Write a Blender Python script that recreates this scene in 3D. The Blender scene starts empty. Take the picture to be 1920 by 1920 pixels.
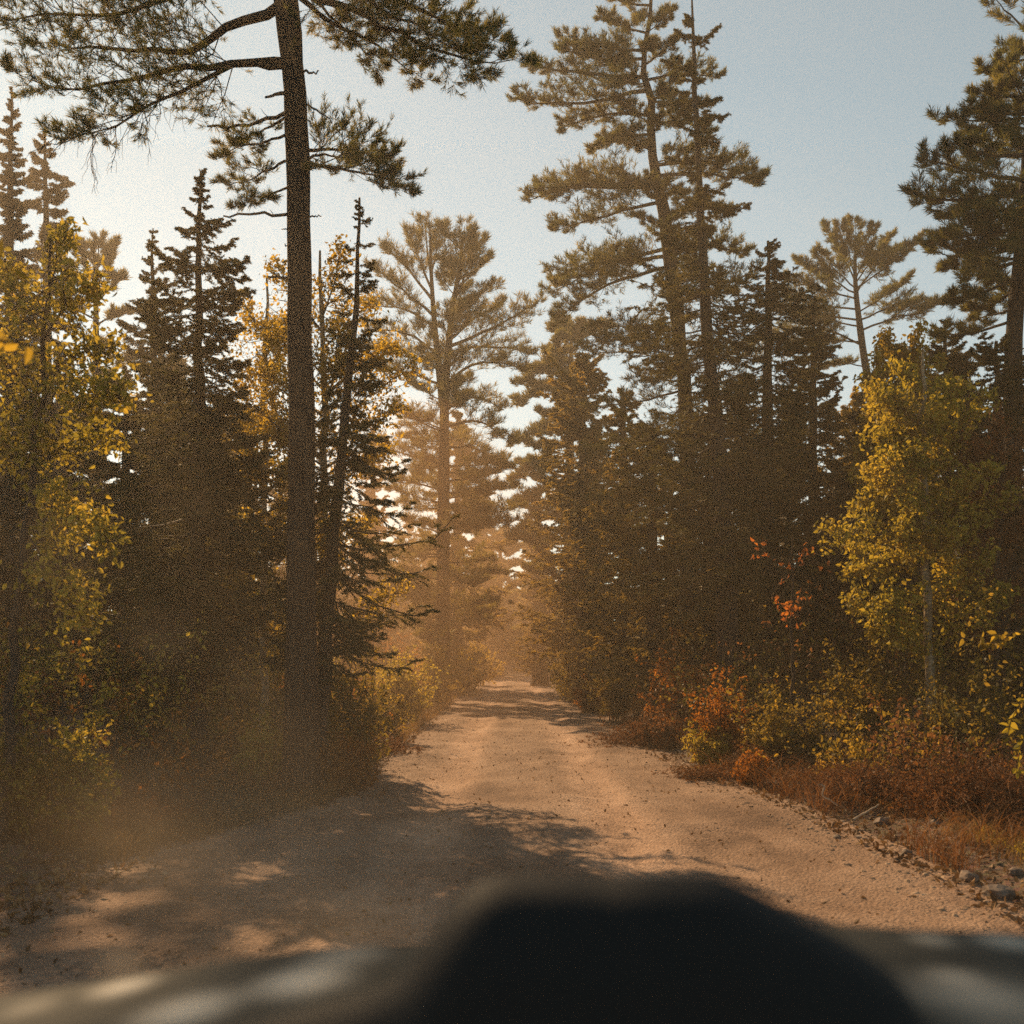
import bpy, math
import numpy as np
from mathutils import Vector

SC = bpy.context.scene
COL = SC.collection
PI = math.pi
FPX, HZ, EYE = 2000.0, 1222.0, 1.7          # focal length in photo pixels, horizon row, eye height


def W(px, py, d):
    return np.array([(px - 960.0) * d / FPX, d, EYE - (py - HZ) * d / FPX])


def smooth(a, b, x):
    t = np.clip((np.asarray(x, float) - a) / (b - a), 0, 1)
    return t * t * (3 - 2 * t)


# ------------------------------------------------------------------ value noise
_NR = np.random.default_rng(5)
_NG = _NR.random((64, 64))


def vnoise(x, y):
    x = np.asarray(x, float); y = np.asarray(y, float)
    xi = np.floor(x).astype(int); yi = np.floor(y).astype(int)
    fx = x - xi; fy = y - yi
    fx = fx * fx * (3 - 2 * fx); fy = fy * fy * (3 - 2 * fy)
    g = lambda a, b: _NG[a % 64, b % 64]
    return (g(xi, yi) * (1 - fx) * (1 - fy) + g(xi + 1, yi) * fx * (1 - fy) +
            g(xi, yi + 1) * (1 - fx) * fy + g(xi + 1, yi + 1) * fx * fy) - 0.5


# ------------------------------------------------------------------ road and ground shape
def road_mid(y):
    y = np.asarray(y, float)
    return 0.15 + 0.0 * y + 26.0 * smooth(58, 104, y) * smooth(58, 104, y)


def road_edges(y):
    y = np.asarray(y, float)
    l = -2.15 - 1.1 * (1 - smooth(8.6, 12.0, y)) + 0.12 * vnoise(y * 0.7, 3.3)
    r = 2.45 + 0.9 * (1 - smooth(8.0, 19.0, y)) + 0.12 * vnoise(y * 0.6, 9.1)
    m = road_mid(y) - 0.15
    return l + m, r + m


def ground_z(x, y):
    x = np.asarray(x, float); y = np.asarray(y, float)
    l, r = road_edges(y)
    e = np.maximum(np.maximum(l - x, x - r), 0)
    left = (x < l)
    bank = np.where(left, 0.55 * smooth(0.1, 3.0, e), 0.14 * smooth(0.0, 0.8, e) + 0.5 * smooth(1.2, 3.6, e))
    n = (0.28 * vnoise(x * 0.45, y * 0.45) + 0.14 * vnoise(x * 1.3 + 7, y * 1.3) + 0.06 * vnoise(x * 3.7, y * 3.7 + 4)) * smooth(0.0, 1.2, e)
    n2 = 0.05 * vnoise(x * 5.1, y * 5.1) * smooth(0.0, 0.4, e)
    inside = np.where(e <= 0, -0.03, 0.0)
    far = 0.6 * smooth(6, 30, e)
    return bank + n + n2 + far + inside


# ------------------------------------------------------------------ mesh collecting
class MB:
    def __init__(self):
        self.v = []; self.f = []; self.m = []; self.n = 0

    def add(self, verts, faces, mat=0):
        verts = np.asarray(verts, np.float32).reshape(-1, 3)
        faces = np.asarray(faces, np.int64)
        if len(faces) == 0:
            return
        self.v.append(verts); self.f.append(faces + self.n); self.m.append((mat, len(faces)))
        self.n += len(verts)

    def build(self, name, mats, parent=None, shade=False, loc=None):
        v = np.concatenate(self.v)
        if loc is not None:
            v = v - np.asarray(loc, np.float32)
        me = bpy.data.meshes.new(name)
        me.vertices.add(len(v)); me.vertices.foreach_set('co', v.ravel())
        sizes = np.concatenate([np.full(len(f), f.shape[1]) for f in self.f])
        li = np.concatenate([f.ravel() for f in self.f])
        me.loops.add(len(li)); me.loops.foreach_set('vertex_index', li.astype(np.int32))
        me.polygons.add(len(sizes))
        st = np.concatenate([[0], np.cumsum(sizes)[:-1]])
        me.polygons.foreach_set('loop_start', st.astype(np.int32))
        me.polygons.foreach_set('loop_total', sizes.astype(np.int32))
        me.polygons.foreach_set('material_index', np.concatenate([np.full(n, m) for m, n in self.m]).astype(np.int32))
        me.polygons.foreach_set('use_smooth', np.full(len(sizes), shade))
        me.update(calc_edges=True); me.validate()
        if not isinstance(mats, (list, tuple)):
            mats = [mats]
        for mt in mats:
            me.materials.append(mt)
        o = bpy.data.objects.new(name, me); COL.objects.link(o)
        if parent is not None:
            o.parent = parent
        return o


def norm(a):
    return a / np.maximum(np.linalg.norm(a, axis=-1, keepdims=True), 1e-9)


def interp(P, t):
    N, S, _ = P.shape
    u = np.clip(t, 0, 0.9999) * (S - 1)
    i = np.floor(u).astype(int); f = (u - i)[..., None]
    r = np.arange(N)[:, None]
    a, b = P[r, i], P[r, i + 1]
    return a + (b - a) * f, norm(b - a)


def tubes(mb, P, R, m=4, mat=0):
    P = np.asarray(P, float)
    if P.ndim == 2:
        P = P[None]; R = np.asarray(R, float)[None]
    N, S, _ = P.shape
    T = norm(np.gradient(P, axis=1))
    mean = norm(P[:, -1] - P[:, 0])
    ref = np.where(np.abs(mean[:, 2:3]) > 0.7, np.array([[1.0, 0.13, 0.0]]), np.array([[0.05, 0.1, 1.0]]))[:, None]
    A = norm(np.cross(T, ref)); B = np.cross(T, A)
    ang = np.arange(m) * 2 * PI / m
    V = P[:, :, None] + R[:, :, None, None] * (A[:, :, None] * np.cos(ang)[None, None, :, None] + B[:, :, None] * np.sin(ang)[None, None, :, None])
    idx = np.arange(N * S * m).reshape(N, S, m)
    a = idx[:, :-1]; b = idx[:, 1:]
    F = np.stack([a, np.roll(a, -1, 2), np.roll(b, -1, 2), b], -1).reshape(-1, 4)
    mb.add(V, F, mat)


def polyres(pts, n, jit=0, rng=None):
    pts = np.asarray(pts, float)
    # smooth resample along a Catmull-Rom through the points
    k = len(pts)
    ext = np.vstack([2 * pts[0] - pts[1], pts, 2 * pts[-1] - pts[-2]])
    seg = np.linalg.norm(np.diff(pts, axis=0), axis=1); cum = np.concatenate([[0], np.cumsum(seg)]); cum = cum / cum[-1]
    u = np.linspace(0, 1, n)
    i = np.clip(np.searchsorted(cum, u, side='right') - 1, 0, k - 2)
    t = ((u - cum[i]) / np.maximum(cum[i + 1] - cum[i], 1e-9))[:, None]
    p0, p1, p2, p3 = ext[i], ext[i + 1], ext[i + 2], ext[i + 3]
    out = 0.5 * ((2 * p1) + (-p0 + p2) * t + (2 * p0 - 5 * p1 + 4 * p2 - p3) * t ** 2 + (-p0 + 3 * p1 - 3 * p2 + p3) * t ** 3)
    if jit and rng is not None:
        out[1:] += rng.normal(0, jit, (n - 1, 3))
    return out


def plen(P):
    return np.linalg.norm(np.diff(P, axis=1), axis=2).sum(1)


def sprout(rng, P, k, t0, t1, ang, frac, flat=0.4, up=0.1, curve=0.1, S=4, lens=None, jit=0.04, taper=0.7, radial=False):
    """k children on each parent polyline; returns polylines (N*k, S, 3)"""
    N = P.shape[0]
    L = plen(P) if lens is None else lens
    t = t0 + (t1 - t0) * (np.arange(k)[None] + rng.random((N, k))) / k
    pos, tan = interp(P, t)
    Z = np.array([0, 0, 1.0])
    lat = norm(np.cross(tan, Z) + 1e-4)
    upv = np.cross(lat, tan)
    if radial:
        phi = rng.random((N, k)) * 2 * PI
    else:
        phi = np.where((np.arange(k)[None] + rng.integers(0, 2, (N, 1))) % 2 == 0, 0.0, PI) + rng.normal(0, flat, (N, k))
    vec = lat * np.cos(phi)[..., None] + upv * np.sin(phi)[..., None]
    a = ang + rng.normal(0, 0.16, (N, k))
    dr = norm(tan * np.cos(a)[..., None] + vec * np.sin(a)[..., None] + Z * up)
    ln = L[:, None] * frac * (1 - taper * t) * rng.uniform(0.6, 1.3, (N, k))
    s = np.linspace(0, 1, S)
    C = pos[:, :, None] + dr[:, :, None] * (ln[..., None] * s)[..., None] + Z * (curve * ln[..., None] * s ** 2)[..., None]
    C[:, :, 1:] += rng.normal(0, 1, (N, k, S - 1, 3)) * (jit * ln)[..., None, None]
    return C.reshape(N * k, S, 3)


def unit(rng, *s):
    return norm(rng.normal(size=s + (3,)))


def tufts(mb, rng, C, D, ln, n, wd, spread=0.6, back=0.6, mat=0):
    """needle bundles: n thin blades round every shoot C pointing along D"""
    N = len(C)
    if N == 0:
        return
    d = norm(D[:, None] + spread * unit(rng, N, n))
    l = ln * rng.uniform(0.6, 1.15, (N, n, 1))
    p = C[:, None] - D[:, None] * (back * ln * rng.random((N, n, 1)))
    s = norm(np.cross(d, unit(rng, N, n))) * (wd * rng.uniform(0.7, 1.3, (N, n, 1)) * 0.5)
    V = np.stack([p - s, p + s, p + d * l * 0.55 + s * 0.9, p + d * l, p + d * l * 0.55 - s * 0.9], 2)
    V = np.stack([p - s * 0.6, p + d * l * 0.4 - s, p + d * l, p + d * l * 0.4 + s], 2)
    F = np.arange(N * n * 4).reshape(-1, 4)
    mb.add(V, F, mat)


def strips(mb, rng, P, wid, mat=0, face=None):
    """flat ribbons along polylines, wid (N,S)"""
    N, S, _ = P.shape
    T = norm(np.gradient(P, axis=1))
    sd = unit(rng, N) if face is None else face
    A = norm(np.cross(T, sd[:, None]))
    V = np.stack([P - A * wid[..., None] * 0.5, P + A * wid[..., None] * 0.5], 2)
    idx = np.arange(N * S * 2).reshape(N, S, 2)
    F = np.stack([idx[:, :-1, 0], idx[:, :-1, 1], idx[:, 1:, 1], idx[:, 1:, 0]], -1).reshape(-1, 4)
    mb.add(V, F, mat)


def leaves(mb, rng, C, size, asp=0.62, droop=0.5, mat=0, D=None, fold=0.25):
    N = len(C)
    if N == 0:
        return
    d = unit(rng, N)
    d[:, 2] -= droop
    if D is not None:
        d = d * 0.7 + D * 0.6
    d = norm(d)
    s = norm(np.cross(d, unit(rng, N))); up = np.cross(s, d)
    l = (size * rng.uniform(0.6, 1.25, N))[:, None]; w = l * asp * 0.5
    cv = rng.uniform(-0.15, 0.3, (N, 1)) * l
    V = np.stack([C, C + d * l * 0.28 - s * w * 0.85 + up * l * fold * 0.5, C + d * l * 0.62 - s * w * 0.75 + up * (l * fold * 0.5 - cv * 0.4),
                  C + d * l - up * cv, C + d * l * 0.62 + s * w * 0.75 + up * (l * fold * 0.5 - cv * 0.4), C + d * l * 0.28 + s * w * 0.85 + up * l * fold * 0.5], 1)
    b = np.arange(N)[:, None] * 6
    F = np.concatenate([b + np.array([[0, 1, 2, 3]]), b + np.array([[0, 3, 4, 5]])])
    mb.add(V, F, mat)


# ------------------------------------------------------------------ scene objects
def tag(o, label, cat, group=None, kind=None):
    if label: o['label'] = label
    if cat: o['category'] = cat
    if group: o['group'] = group
    if kind: o['kind'] = kind
    return o


def thing(name, label, cat, loc=(0, 0, 0), group=None):
    o = bpy.data.objects.new(name, None); COL.objects.link(o)
    o.location = [float(c) for c in loc]; o.empty_display_size = 0.2
    return tag(o, label, cat, group)


# ------------------------------------------------------------------ materials
def newmat(name):
    m = bpy.data.materials.new(name); m.use_nodes = True
    nt = m.node_tree; nt.nodes.clear()
    out = nt.nodes.new('ShaderNodeOutputMaterial')
    return m, nt, out


def nd(nt, typ, **kw):
    n = nt.nodes.new(typ)
    for k, v in kw.items():
        if k.startswith('i_'):
            key = k[2:]
            n.inputs[int(key) if key.isdigit() else key.replace('_', ' ')].default_value = v
        else:
            setattr(n, k, v)
    return n


def ramp(nt, stops, interp_='LINEAR'):
    r = nt.nodes.new('ShaderNodeValToRGB'); r.color_ramp.interpolation = interp_
    e = r.color_ramp.elements
    while len(e) < len(stops): e.new(0.5)
    for i, (p, c) in enumerate(stops):
        e[i].position = p; e[i].color = (*c, 1)
    return r


def leafmat(name, stops, trans=0.4, tcol=1.5, clump=1.2, rough=0.6, spec=0.12):
    """foliage: every leaf its own tone (random per island) plus drifts of tone through the plant; light passes through"""
    m, nt, out = newmat(name); L = nt.links.new
    geo = nd(nt, 'ShaderNodeNewGeometry')
    nz = nd(nt, 'ShaderNodeTexNoise', i_Scale=clump, i_Detail=2.0)
    L(geo.outputs['Position'], nz.inputs['Vector'])
    mr = nd(nt, 'ShaderNodeMapRange', i_1=0.3, i_2=0.7, i_3=0.0, i_4=1.0)
    L(nz.outputs['Fac'], mr.inputs[0])
    mix = nd(nt, 'ShaderNodeMix', data_type='FLOAT', i_0=0.5)
    L(geo.outputs['Random Per Island'], mix.inputs[2]); L(mr.outputs[0], mix.inputs[3])
    r = ramp(nt, stops); L(mix.outputs[0], r.inputs[0])
    dif = nd(nt, 'ShaderNodeBsdfPrincipled'); dif.inputs['Roughness'].default_value = rough
    dif.inputs['Specular IOR Level'].default_value = spec
    L(r.outputs[0], dif.inputs['Base Color'])
    sc = nd(nt, 'ShaderNodeMix', data_type='RGBA', blend_type='MULTIPLY', i_0=1.0)
    L(r.outputs[0], sc.inputs[6]); sc.inputs[7].default_value = (tcol * 1.1, tcol * 0.95, tcol * 0.6, 1)
    tr = nd(nt, 'ShaderNodeBsdfTranslucent'); L(sc.outputs[2], tr.inputs[0])
    ms = nd(nt, 'ShaderNodeMixShader', i_0=trans); L(dif.outputs[0], ms.inputs[1]); L(tr.outputs[0], ms.inputs[2])
    L(ms.outputs[0], out.inputs[0])
    return m


def barkmat(name, c1, c2, scale=9.0, stretch=0.18, bump=0.5):
    m, nt, out = newmat(name); L = nt.links.new
    geo = nd(nt, 'ShaderNodeNewGeometry')
    mp = nd(nt, 'ShaderNodeMapping'); mp.inputs['Scale'].default_value = (1, 1, stretch)
    L(geo.outputs['Position'], mp.inputs[0])
    vo = nd(nt, 'ShaderNodeTexVoronoi', feature='DISTANCE_TO_EDGE', i_Scale=scale * 1.6)
    nz = nd(nt, 'ShaderNodeTexNoise', i_Scale=scale, i_Detail=6.0, i_Roughness=0.65)
    L(mp.outputs[0], vo.inputs['Vector']); L(mp.outputs[0], nz.inputs['Vector'])
    ad = nd(nt, 'ShaderNodeMath', operation='MULTIPLY_ADD'); ad.inputs[1].default_value = 1.6
    L(vo.outputs['Distance'], ad.inputs[0]); L(nz.outputs['Fac'], ad.inputs[2])
    r = ramp(nt, [(0.35, c1), (0.95, c2)]); L(ad.outputs[0], r.inputs[0])
    b = nd(nt, 'ShaderNodeBsdfPrincipled'); b.inputs['Roughness'].default_value = 0.9; b.inputs['Specular IOR Level'].default_value = 0.15
    L(r.outputs[0], b.inputs['Base Color'])
    bp = nd(nt, 'ShaderNodeBump', i_Strength=bump, i_Distance=0.03); L(ad.outputs[0], bp.inputs['Height']); L(bp.outputs[0], b.inputs['Normal'])
    L(b.outputs[0], out.inputs[0])
    return m


def plain(name, col, rough=0.6, spec=0.3, nscale=20, var=0.3, bump=0.0, metal=0.0, coat=0.0):
    m, nt, out = newmat(name); L = nt.links.new
    geo = nd(nt, 'ShaderNodeNewGeometry')
    nz = nd(nt, 'ShaderNodeTexNoise', i_Scale=nscale, i_Detail=5.0); L(geo.outputs['Position'], nz.inputs['Vector'])
    r = ramp(nt, [(0.3, tuple(c * (1 - var) for c in col)), (0.7, tuple(min(1, c * (1 + var)) for c in col))]); L(nz.outputs['Fac'], r.inputs[0])
    b = nd(nt, 'ShaderNodeBsdfPrincipled'); b.inputs['Roughness'].default_value = rough; b.inputs['Specular IOR Level'].default_value = spec
    b.inputs['Metallic'].default_value = metal; b.inputs['Coat Weight'].default_value = coat
    L(r.outputs[0], b.inputs['Base Color'])
    if bump:
        bp = nd(nt, 'ShaderNodeBump', i_Strength=bump, i_Distance=0.02); L(nz.outputs['Fac'], bp.inputs['Height']); L(bp.outputs[0], b.inputs['Normal'])
    L(b.outputs[0], out.inputs[0])
    return m


M = {}
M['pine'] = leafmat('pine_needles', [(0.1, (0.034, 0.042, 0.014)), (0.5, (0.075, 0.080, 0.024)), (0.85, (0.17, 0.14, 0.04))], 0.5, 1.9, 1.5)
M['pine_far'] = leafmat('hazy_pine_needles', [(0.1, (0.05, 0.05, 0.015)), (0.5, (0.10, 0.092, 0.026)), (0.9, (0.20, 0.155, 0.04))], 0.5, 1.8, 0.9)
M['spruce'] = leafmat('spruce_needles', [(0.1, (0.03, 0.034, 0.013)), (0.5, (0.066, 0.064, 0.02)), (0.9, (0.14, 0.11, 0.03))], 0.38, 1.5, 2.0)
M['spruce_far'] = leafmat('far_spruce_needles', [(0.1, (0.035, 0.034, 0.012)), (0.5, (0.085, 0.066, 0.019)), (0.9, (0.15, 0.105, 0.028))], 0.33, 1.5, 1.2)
M['cedar'] = leafmat('cedar_sprays', [(0.1, (0.055, 0.05, 0.012)), (0.5, (0.17, 0.125, 0.024)), (0.9, (0.36, 0.24, 0.04))], 0.5, 1.7, 1.4)
M['yelgreen'] = leafmat('yellow_green_leaves', [(0.1, (0.12, 0.115, 0.02)), (0.5, (0.31, 0.255, 0.035)), (0.9, (0.42, 0.32, 0.055))], 0.52, 1.4, 1.5)
M['gold'] = leafmat('golden_leaves', [(0.1, (0.13, 0.10, 0.02)), (0.5, (0.36, 0.26, 0.036)), (0.9, (0.54, 0.40, 0.06))], 0.54, 1.35, 1.0)
M['olive'] = leafmat('olive_leaves', [(0.1, (0.06, 0.055, 0.014)), (0.5, (0.16, 0.125, 0.024)), (0.9, (0.34, 0.23, 0.034))], 0.5, 1.5, 1.6)
M['orange'] = leafmat('orange_leaves', [(0.1, (0.13, 0.055, 0.012)), (0.5, (0.30, 0.12, 0.018)), (0.9, (0.45, 0.19, 0.025))], 0.48, 1.25, 2.0)
M['red'] = leafmat('red_maple_leaves', [(0.1, (0.22, 0.07, 0.02)), (0.5, (0.42, 0.14, 0.03)), (0.9, (0.50, 0.22, 0.045))], 0.5, 1.2, 2.0)
M['rust'] = leafmat('rust_bramble', [(0.1, (0.07, 0.035, 0.016)), (0.5, (0.17, 0.075, 0.03)), (0.9, (0.28, 0.14, 0.055))], 0.35, 1.2, 1.8)
M['drygrass'] = leafmat('dry_grass', [(0.1, (0.10, 0.06, 0.025)), (0.5, (0.20, 0.12, 0.045)), (0.9, (0.32, 0.21, 0.08))], 0.35, 1.2, 1.5)
M['litter'] = leafmat('leaf_litter', [(0.1, (0.07, 0.04, 0.02)), (0.5, (0.18, 0.10, 0.045)), (0.9, (0.36, 0.22, 0.10))], 0.15, 1.1, 1.0)
M['bark'] = barkmat('pine_bark', (0.016, 0.011, 0.008), (0.055, 0.036, 0.023), 9.0)
M['bark2'] = barkmat('spruce_bark', (0.018, 0.014, 0.010), (0.065, 0.047, 0.034), 16.0, 0.4, 0.4)
M['barkfar'] = barkmat('far_bark', (0.02, 0.014, 0.009), (0.055, 0.037, 0.024), 6.0)
M['birch'] = barkmat('birch_bark', (0.10, 0.07, 0.045), (0.34, 0.26, 0.17), 7.0, 2.0, 0.2)
M['twig'] = plain('twigs', (0.05, 0.035, 0.024), 0.85, 0.1, 8, 0.35)
M['deadwood'] = plain('bleached_wood', (0.42, 0.31, 0.21), 0.8, 0.15, 25, 0.3, 0.3)
M['stone'] = plain('field_stone', (0.17, 0.125, 0.095), 0.85, 0.2, 14, 0.45, 0.5)
M['gravel'] = leafmat('gravel_stones', [(0.1, (0.12, 0.08, 0.053)), (0.5, (0.25, 0.165, 0.105)), (0.9, (0.42, 0.30, 0.20))], 0.0, 1.0, 3.0, 0.85)


def groundmat():
    m, nt, out = newmat('forest_floor'); L = nt.links.new
    geo = nd(nt, 'ShaderNodeNewGeometry')
    n1 = nd(nt, 'ShaderNodeTexNoise', i_Scale=0.8, i_Detail=5.0); n2 = nd(nt, 'ShaderNodeTexNoise', i_Scale=22.0, i_Detail=6.0, i_Roughness=0.7)
    vo = nd(nt, 'ShaderNodeTexVoronoi', i_Scale=26.0)
    for n in (n1, n2, vo): L(geo.outputs['Position'], n.inputs['Vector'])
    a = nd(nt, 'ShaderNodeMath', operation='MULTIPLY_ADD'); a.inputs[1].default_value = 0.55
    L(n2.outputs['Fac'], a.inputs[0]); L(n1.outputs['Fac'], a.inputs[2])
    r = ramp(nt, [(0.45, (0.045, 0.028, 0.017)), (0.75, (0.13, 0.078, 0.043)), (1.0, (0.23, 0.145, 0.085))]); L(a.outputs[0], r.inputs[0])
    mx = nd(nt, 'ShaderNodeMix', data_type='RGBA', blend_type='OVERLAY', i_0=0.25); L(r.outputs[0], mx.inputs[6]); L(vo.outputs['Color'], mx.inputs[7])
    hs = nd(nt, 'ShaderNodeHueSaturation', i_Saturation=0.8); L(mx.outputs[2], hs.inputs['Color'])
    b = nd(nt, 'ShaderNodeBsdfPrincipled'); b.inputs['Roughness'].default_value = 0.95; b.inputs['Specular IOR Level'].default_value = 0.1
    L(hs.outputs[0], b.inputs['Base Color'])
    bp = nd(nt, 'ShaderNodeBump', i_Strength=0.8, i_Distance=0.06); L(n2.outputs['Fac'], bp.inputs['Height']); L(bp.outputs[0], b.inputs['Normal'])
    L(b.outputs[0], out.inputs[0]); return m


def roadmat():
    m, nt, out = newmat('packed_dirt'); L = nt.links.new
    geo = nd(nt, 'ShaderNodeNewGeometry')
    mp = nd(nt, 'ShaderNodeMapping'); mp.inputs['Scale'].default_value = (1.6, 0.22, 1); L(geo.outputs['Position'], mp.inputs[0])
    lng = nd(nt, 'ShaderNodeTexNoise', i_Scale=1.6, i_Detail=4.0); L(mp.outputs[0], lng.inputs['Vector'])
    n1 = nd(nt, 'ShaderNodeTexNoise', i_Scale=0.7, i_Detail=5.0, i_Roughness=0.6)
    n2 = nd(nt, 'ShaderNodeTexNoise', i_Scale=34.0, i_Detail=5.0, i_Roughness=0.75)
    n3 = nd(nt, 'ShaderNodeTexNoise', i_Scale=7.0, i_Detail=4.0, i_Roughness=0.6)
    vo = nd(nt, 'ShaderNodeTexVoronoi', i_Scale=38.0)
    for n in (n1, n2, n3, vo): L(geo.outputs['Position'], n.inputs['Vector'])
    a = nd(nt, 'ShaderNodeMath', operation='MULTIPLY_ADD'); a.inputs[1].default_value = 0.5; L(lng.outputs['Fac'], a.inputs[0]); L(n1.outputs['Fac'], a.inputs[2])
    a2 = nd(nt, 'ShaderNodeMath', operation='MULTIPLY_ADD'); a2.inputs[1].default_value = 0.5; L(n2.outputs['Fac'], a2.inputs[0]); L(a.outputs[0], a2.inputs[2])
    a3 = nd(nt, 'ShaderNodeMath', operation='MULTIPLY_ADD'); a3.inputs[1].default_value = 0.35; L(n3.outputs['Fac'], a3.inputs[0]); L(a2.outputs[0], a3.inputs[2])
    r = ramp(nt, [(0.85, (0.15, 0.088, 0.056)), (1.12, (0.32, 0.198, 0.128)), (1.4, (0.46, 0.305, 0.21))])
    sc = nd(nt, 'ShaderNodeMapRange', i_1=0.78, i_2=1.5, i_3=0.0, i_4=1.0); L(a3.outputs[0], sc.inputs[0])
    for e, p in zip(r.color_ramp.elements, (0.12, 0.45, 0.85)): e.position = p
    L(sc.outputs[0], r.inputs[0])
    # scattered lighter and darker stones pressed into the dirt
    st = ramp(nt, [(0.0, (0.55, 0.55, 0.55)), (0.5, (0.95, 0.95, 0.95)), (1.0, (1.3, 1.3, 1.3))]); L(vo.outputs['Color'], st.inputs[0])
    mx = nd(nt, 'ShaderNodeMix', data_type='RGBA', blend_type='MULTIPLY', i_0=0.55); L(r.outputs[0], mx.inputs[6]); L(st.outputs[0], mx.inputs[7])
    b = nd(nt, 'ShaderNodeBsdfPrincipled'); b.inputs['Roughness'].default_value = 0.92; b.inputs['Specular IOR Level'].default_value = 0.15
    # two packed wheel tracks, paler and cleaner than the loose crown between them
    sx = nd(nt, 'ShaderNodeSeparateXYZ'); L(geo.outputs['Position'], sx.inputs[0])
    wob = nd(nt, 'ShaderNodeMath', operation='MULTIPLY_ADD'); wob.inputs[1].default_value = 0.5; L(n1.outputs['Fac'], wob.inputs[0]); L(sx.outputs[0], wob.inputs[2])
    m1 = nd(nt, 'ShaderNodeMath', operation='SUBTRACT'); L(wob.outputs[0], m1.inputs[0]); m1.inputs[1].default_value = 0.38
    m2 = nd(nt, 'ShaderNodeMath', operation='ABSOLUTE'); L(m1.outputs[0], m2.inputs[0])
    m3 = nd(nt, 'ShaderNodeMath', operation='SUBTRACT'); L(m2.outputs[0], m3.inputs[0]); m3.inputs[1].default_value = 0.9
    m4 = nd(nt, 'ShaderNodeMath', operation='ABSOLUTE'); L(m3.outputs[0], m4.inputs[0])
    tr = nd(nt, 'ShaderNodeMapRange', interpolation_type='SMOOTHSTEP', i_1=0.14, i_2=0.5, i_3=1.15, i_4=0.78); L(m4.outputs[0], tr.inputs[0])
    tm_ = nd(nt, 'ShaderNodeVectorMath', operation='SCALE'); L(mx.outputs[2], tm_.inputs[0]); L(tr.outputs[0], tm_.inputs['Scale'])
    L(tm_.outputs[0], b.inputs['Base Color'])
    h = nd(nt, 'ShaderNodeMath', operation='MULTIPLY_ADD'); h.inputs[1].default_value = -0.4; L(vo.outputs['Distance'], h.inputs[0]); L(a3.outputs[0], h.inputs[2])
    bp = nd(nt, 'ShaderNodeBump', i_Strength=0.9, i_Distance=0.05); L(h.outputs[0], bp.inputs['Height']); L(bp.outputs[0], b.inputs['Normal'])
    L(b.outputs[0], out.inputs[0]); return m


M['ground'] = groundmat(); M['road'] = roadmat()


# ------------------------------------------------------------------ ground and road
def axis(lo, hi, fine_lo, fine_hi, fs, cs):
    a = [lo]
    while a[-1] < hi:
        x = a[-1]
        d = 0 if fine_lo <= x <= fine_hi else min(abs(x - fine_lo), abs(x - fine_hi))
        a.append(x + fs + (cs - fs) * min(1, d / 60))
    return np.array(a)


def grid(mb, X, Y, Z):
    ny, nx = X.shape
    i = np.arange(ny * nx).reshape(ny, nx)
    F = np.stack([i[:-1, :-1], i[:-1, 1:], i[1:, 1:], i[1:, :-1]], -1).reshape(-1, 4)
    mb.add(np.stack([X, Y, Z], -1), F)


xs = axis(-150, 150, -9, 9, 0.14, 9.0); ys = axis(-30, 178, 3, 26, 0.14, 8.0)
X, Y = np.meshgrid(xs, ys)
mb = MB(); grid(mb, X, Y, ground_z(X, Y))
tag(mb.build('ground', M['ground'], shade=True), 'brown leaf strewn forest floor rising on both sides of the road', None, kind='structure')

# road sheet: follows its own line, ruts and camber
ry = np.concatenate([np.arange(-28, 3, 0.5), np.arange(3, 30, 0.12), np.arange(30, 128, 0.5)])
u = np.linspace(0, 1, 61)
l, r = road_edges(ry)
RX = l[:, None] - 0.25 + (r - l + 0.5)[:, None] * u[None]
RY = np.repeat(ry[:, None], 61, 1)
rut = -0.05 * (np.exp(-((RX - road_mid(RY) + 0.95) / 0.28) ** 2) + np.exp(-((RX - road_mid(RY) - 0.85) / 0.28) ** 2))
RZ = 0.02 + 0.05 * np.sin(PI * u)[None] + rut + 0.04 * vnoise(RX * 1.7, RY * 0.9) + 0.034 * vnoise(RX * 4.3, RY * 3.0)
RZ += -0.10 * (smooth(0.03, 0.0, u) + smooth(0.97, 1.0, u))[None]


def road_z(x, y):
    l, r = road_edges(y)
    uu = np.clip((x - l + 0.25) / (r - l + 0.5), 0, 1)
    return 0.02 + 0.05 * np.sin(PI * uu) - 0.05 * (np.exp(-((x - road_mid(y) + 0.95) / 0.28) ** 2) + np.exp(-((x - road_mid(y) - 0.85) / 0.28) ** 2)) + 0.04 * vnoise(x * 1.7, y * 0.9) + 0.034 * vnoise(x * 4.3, y * 3.0) - 0.10 * (smooth(0.03, 0, uu) + smooth(0.97, 1.0, uu))


def surf_z(x, y):
    l, r = road_edges(y)
    return np.where((x > l - 0.2) & (x < r + 0.2), np.maximum(road_z(x, y), ground_z(x, y)), ground_z(x, y))


mb = MB(); grid(mb, RX, RY, RZ)
tag(mb.build('dirt_road', M['road'], shade=True), 'pale sunlit dirt road with gravel and faint wheel ruts', None, kind='structure')


def side_points(rng, n, e0, e1, y0, y1, side, pw=1.5):
    y = y0 * (y1 / y0) ** rng.random(n)
    l, r = road_edges(y); e = e0 + (e1 - e0) * rng.random(n) ** pw
    x = np.where(side < 0, l - e, r + e)
    return x, y


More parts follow.
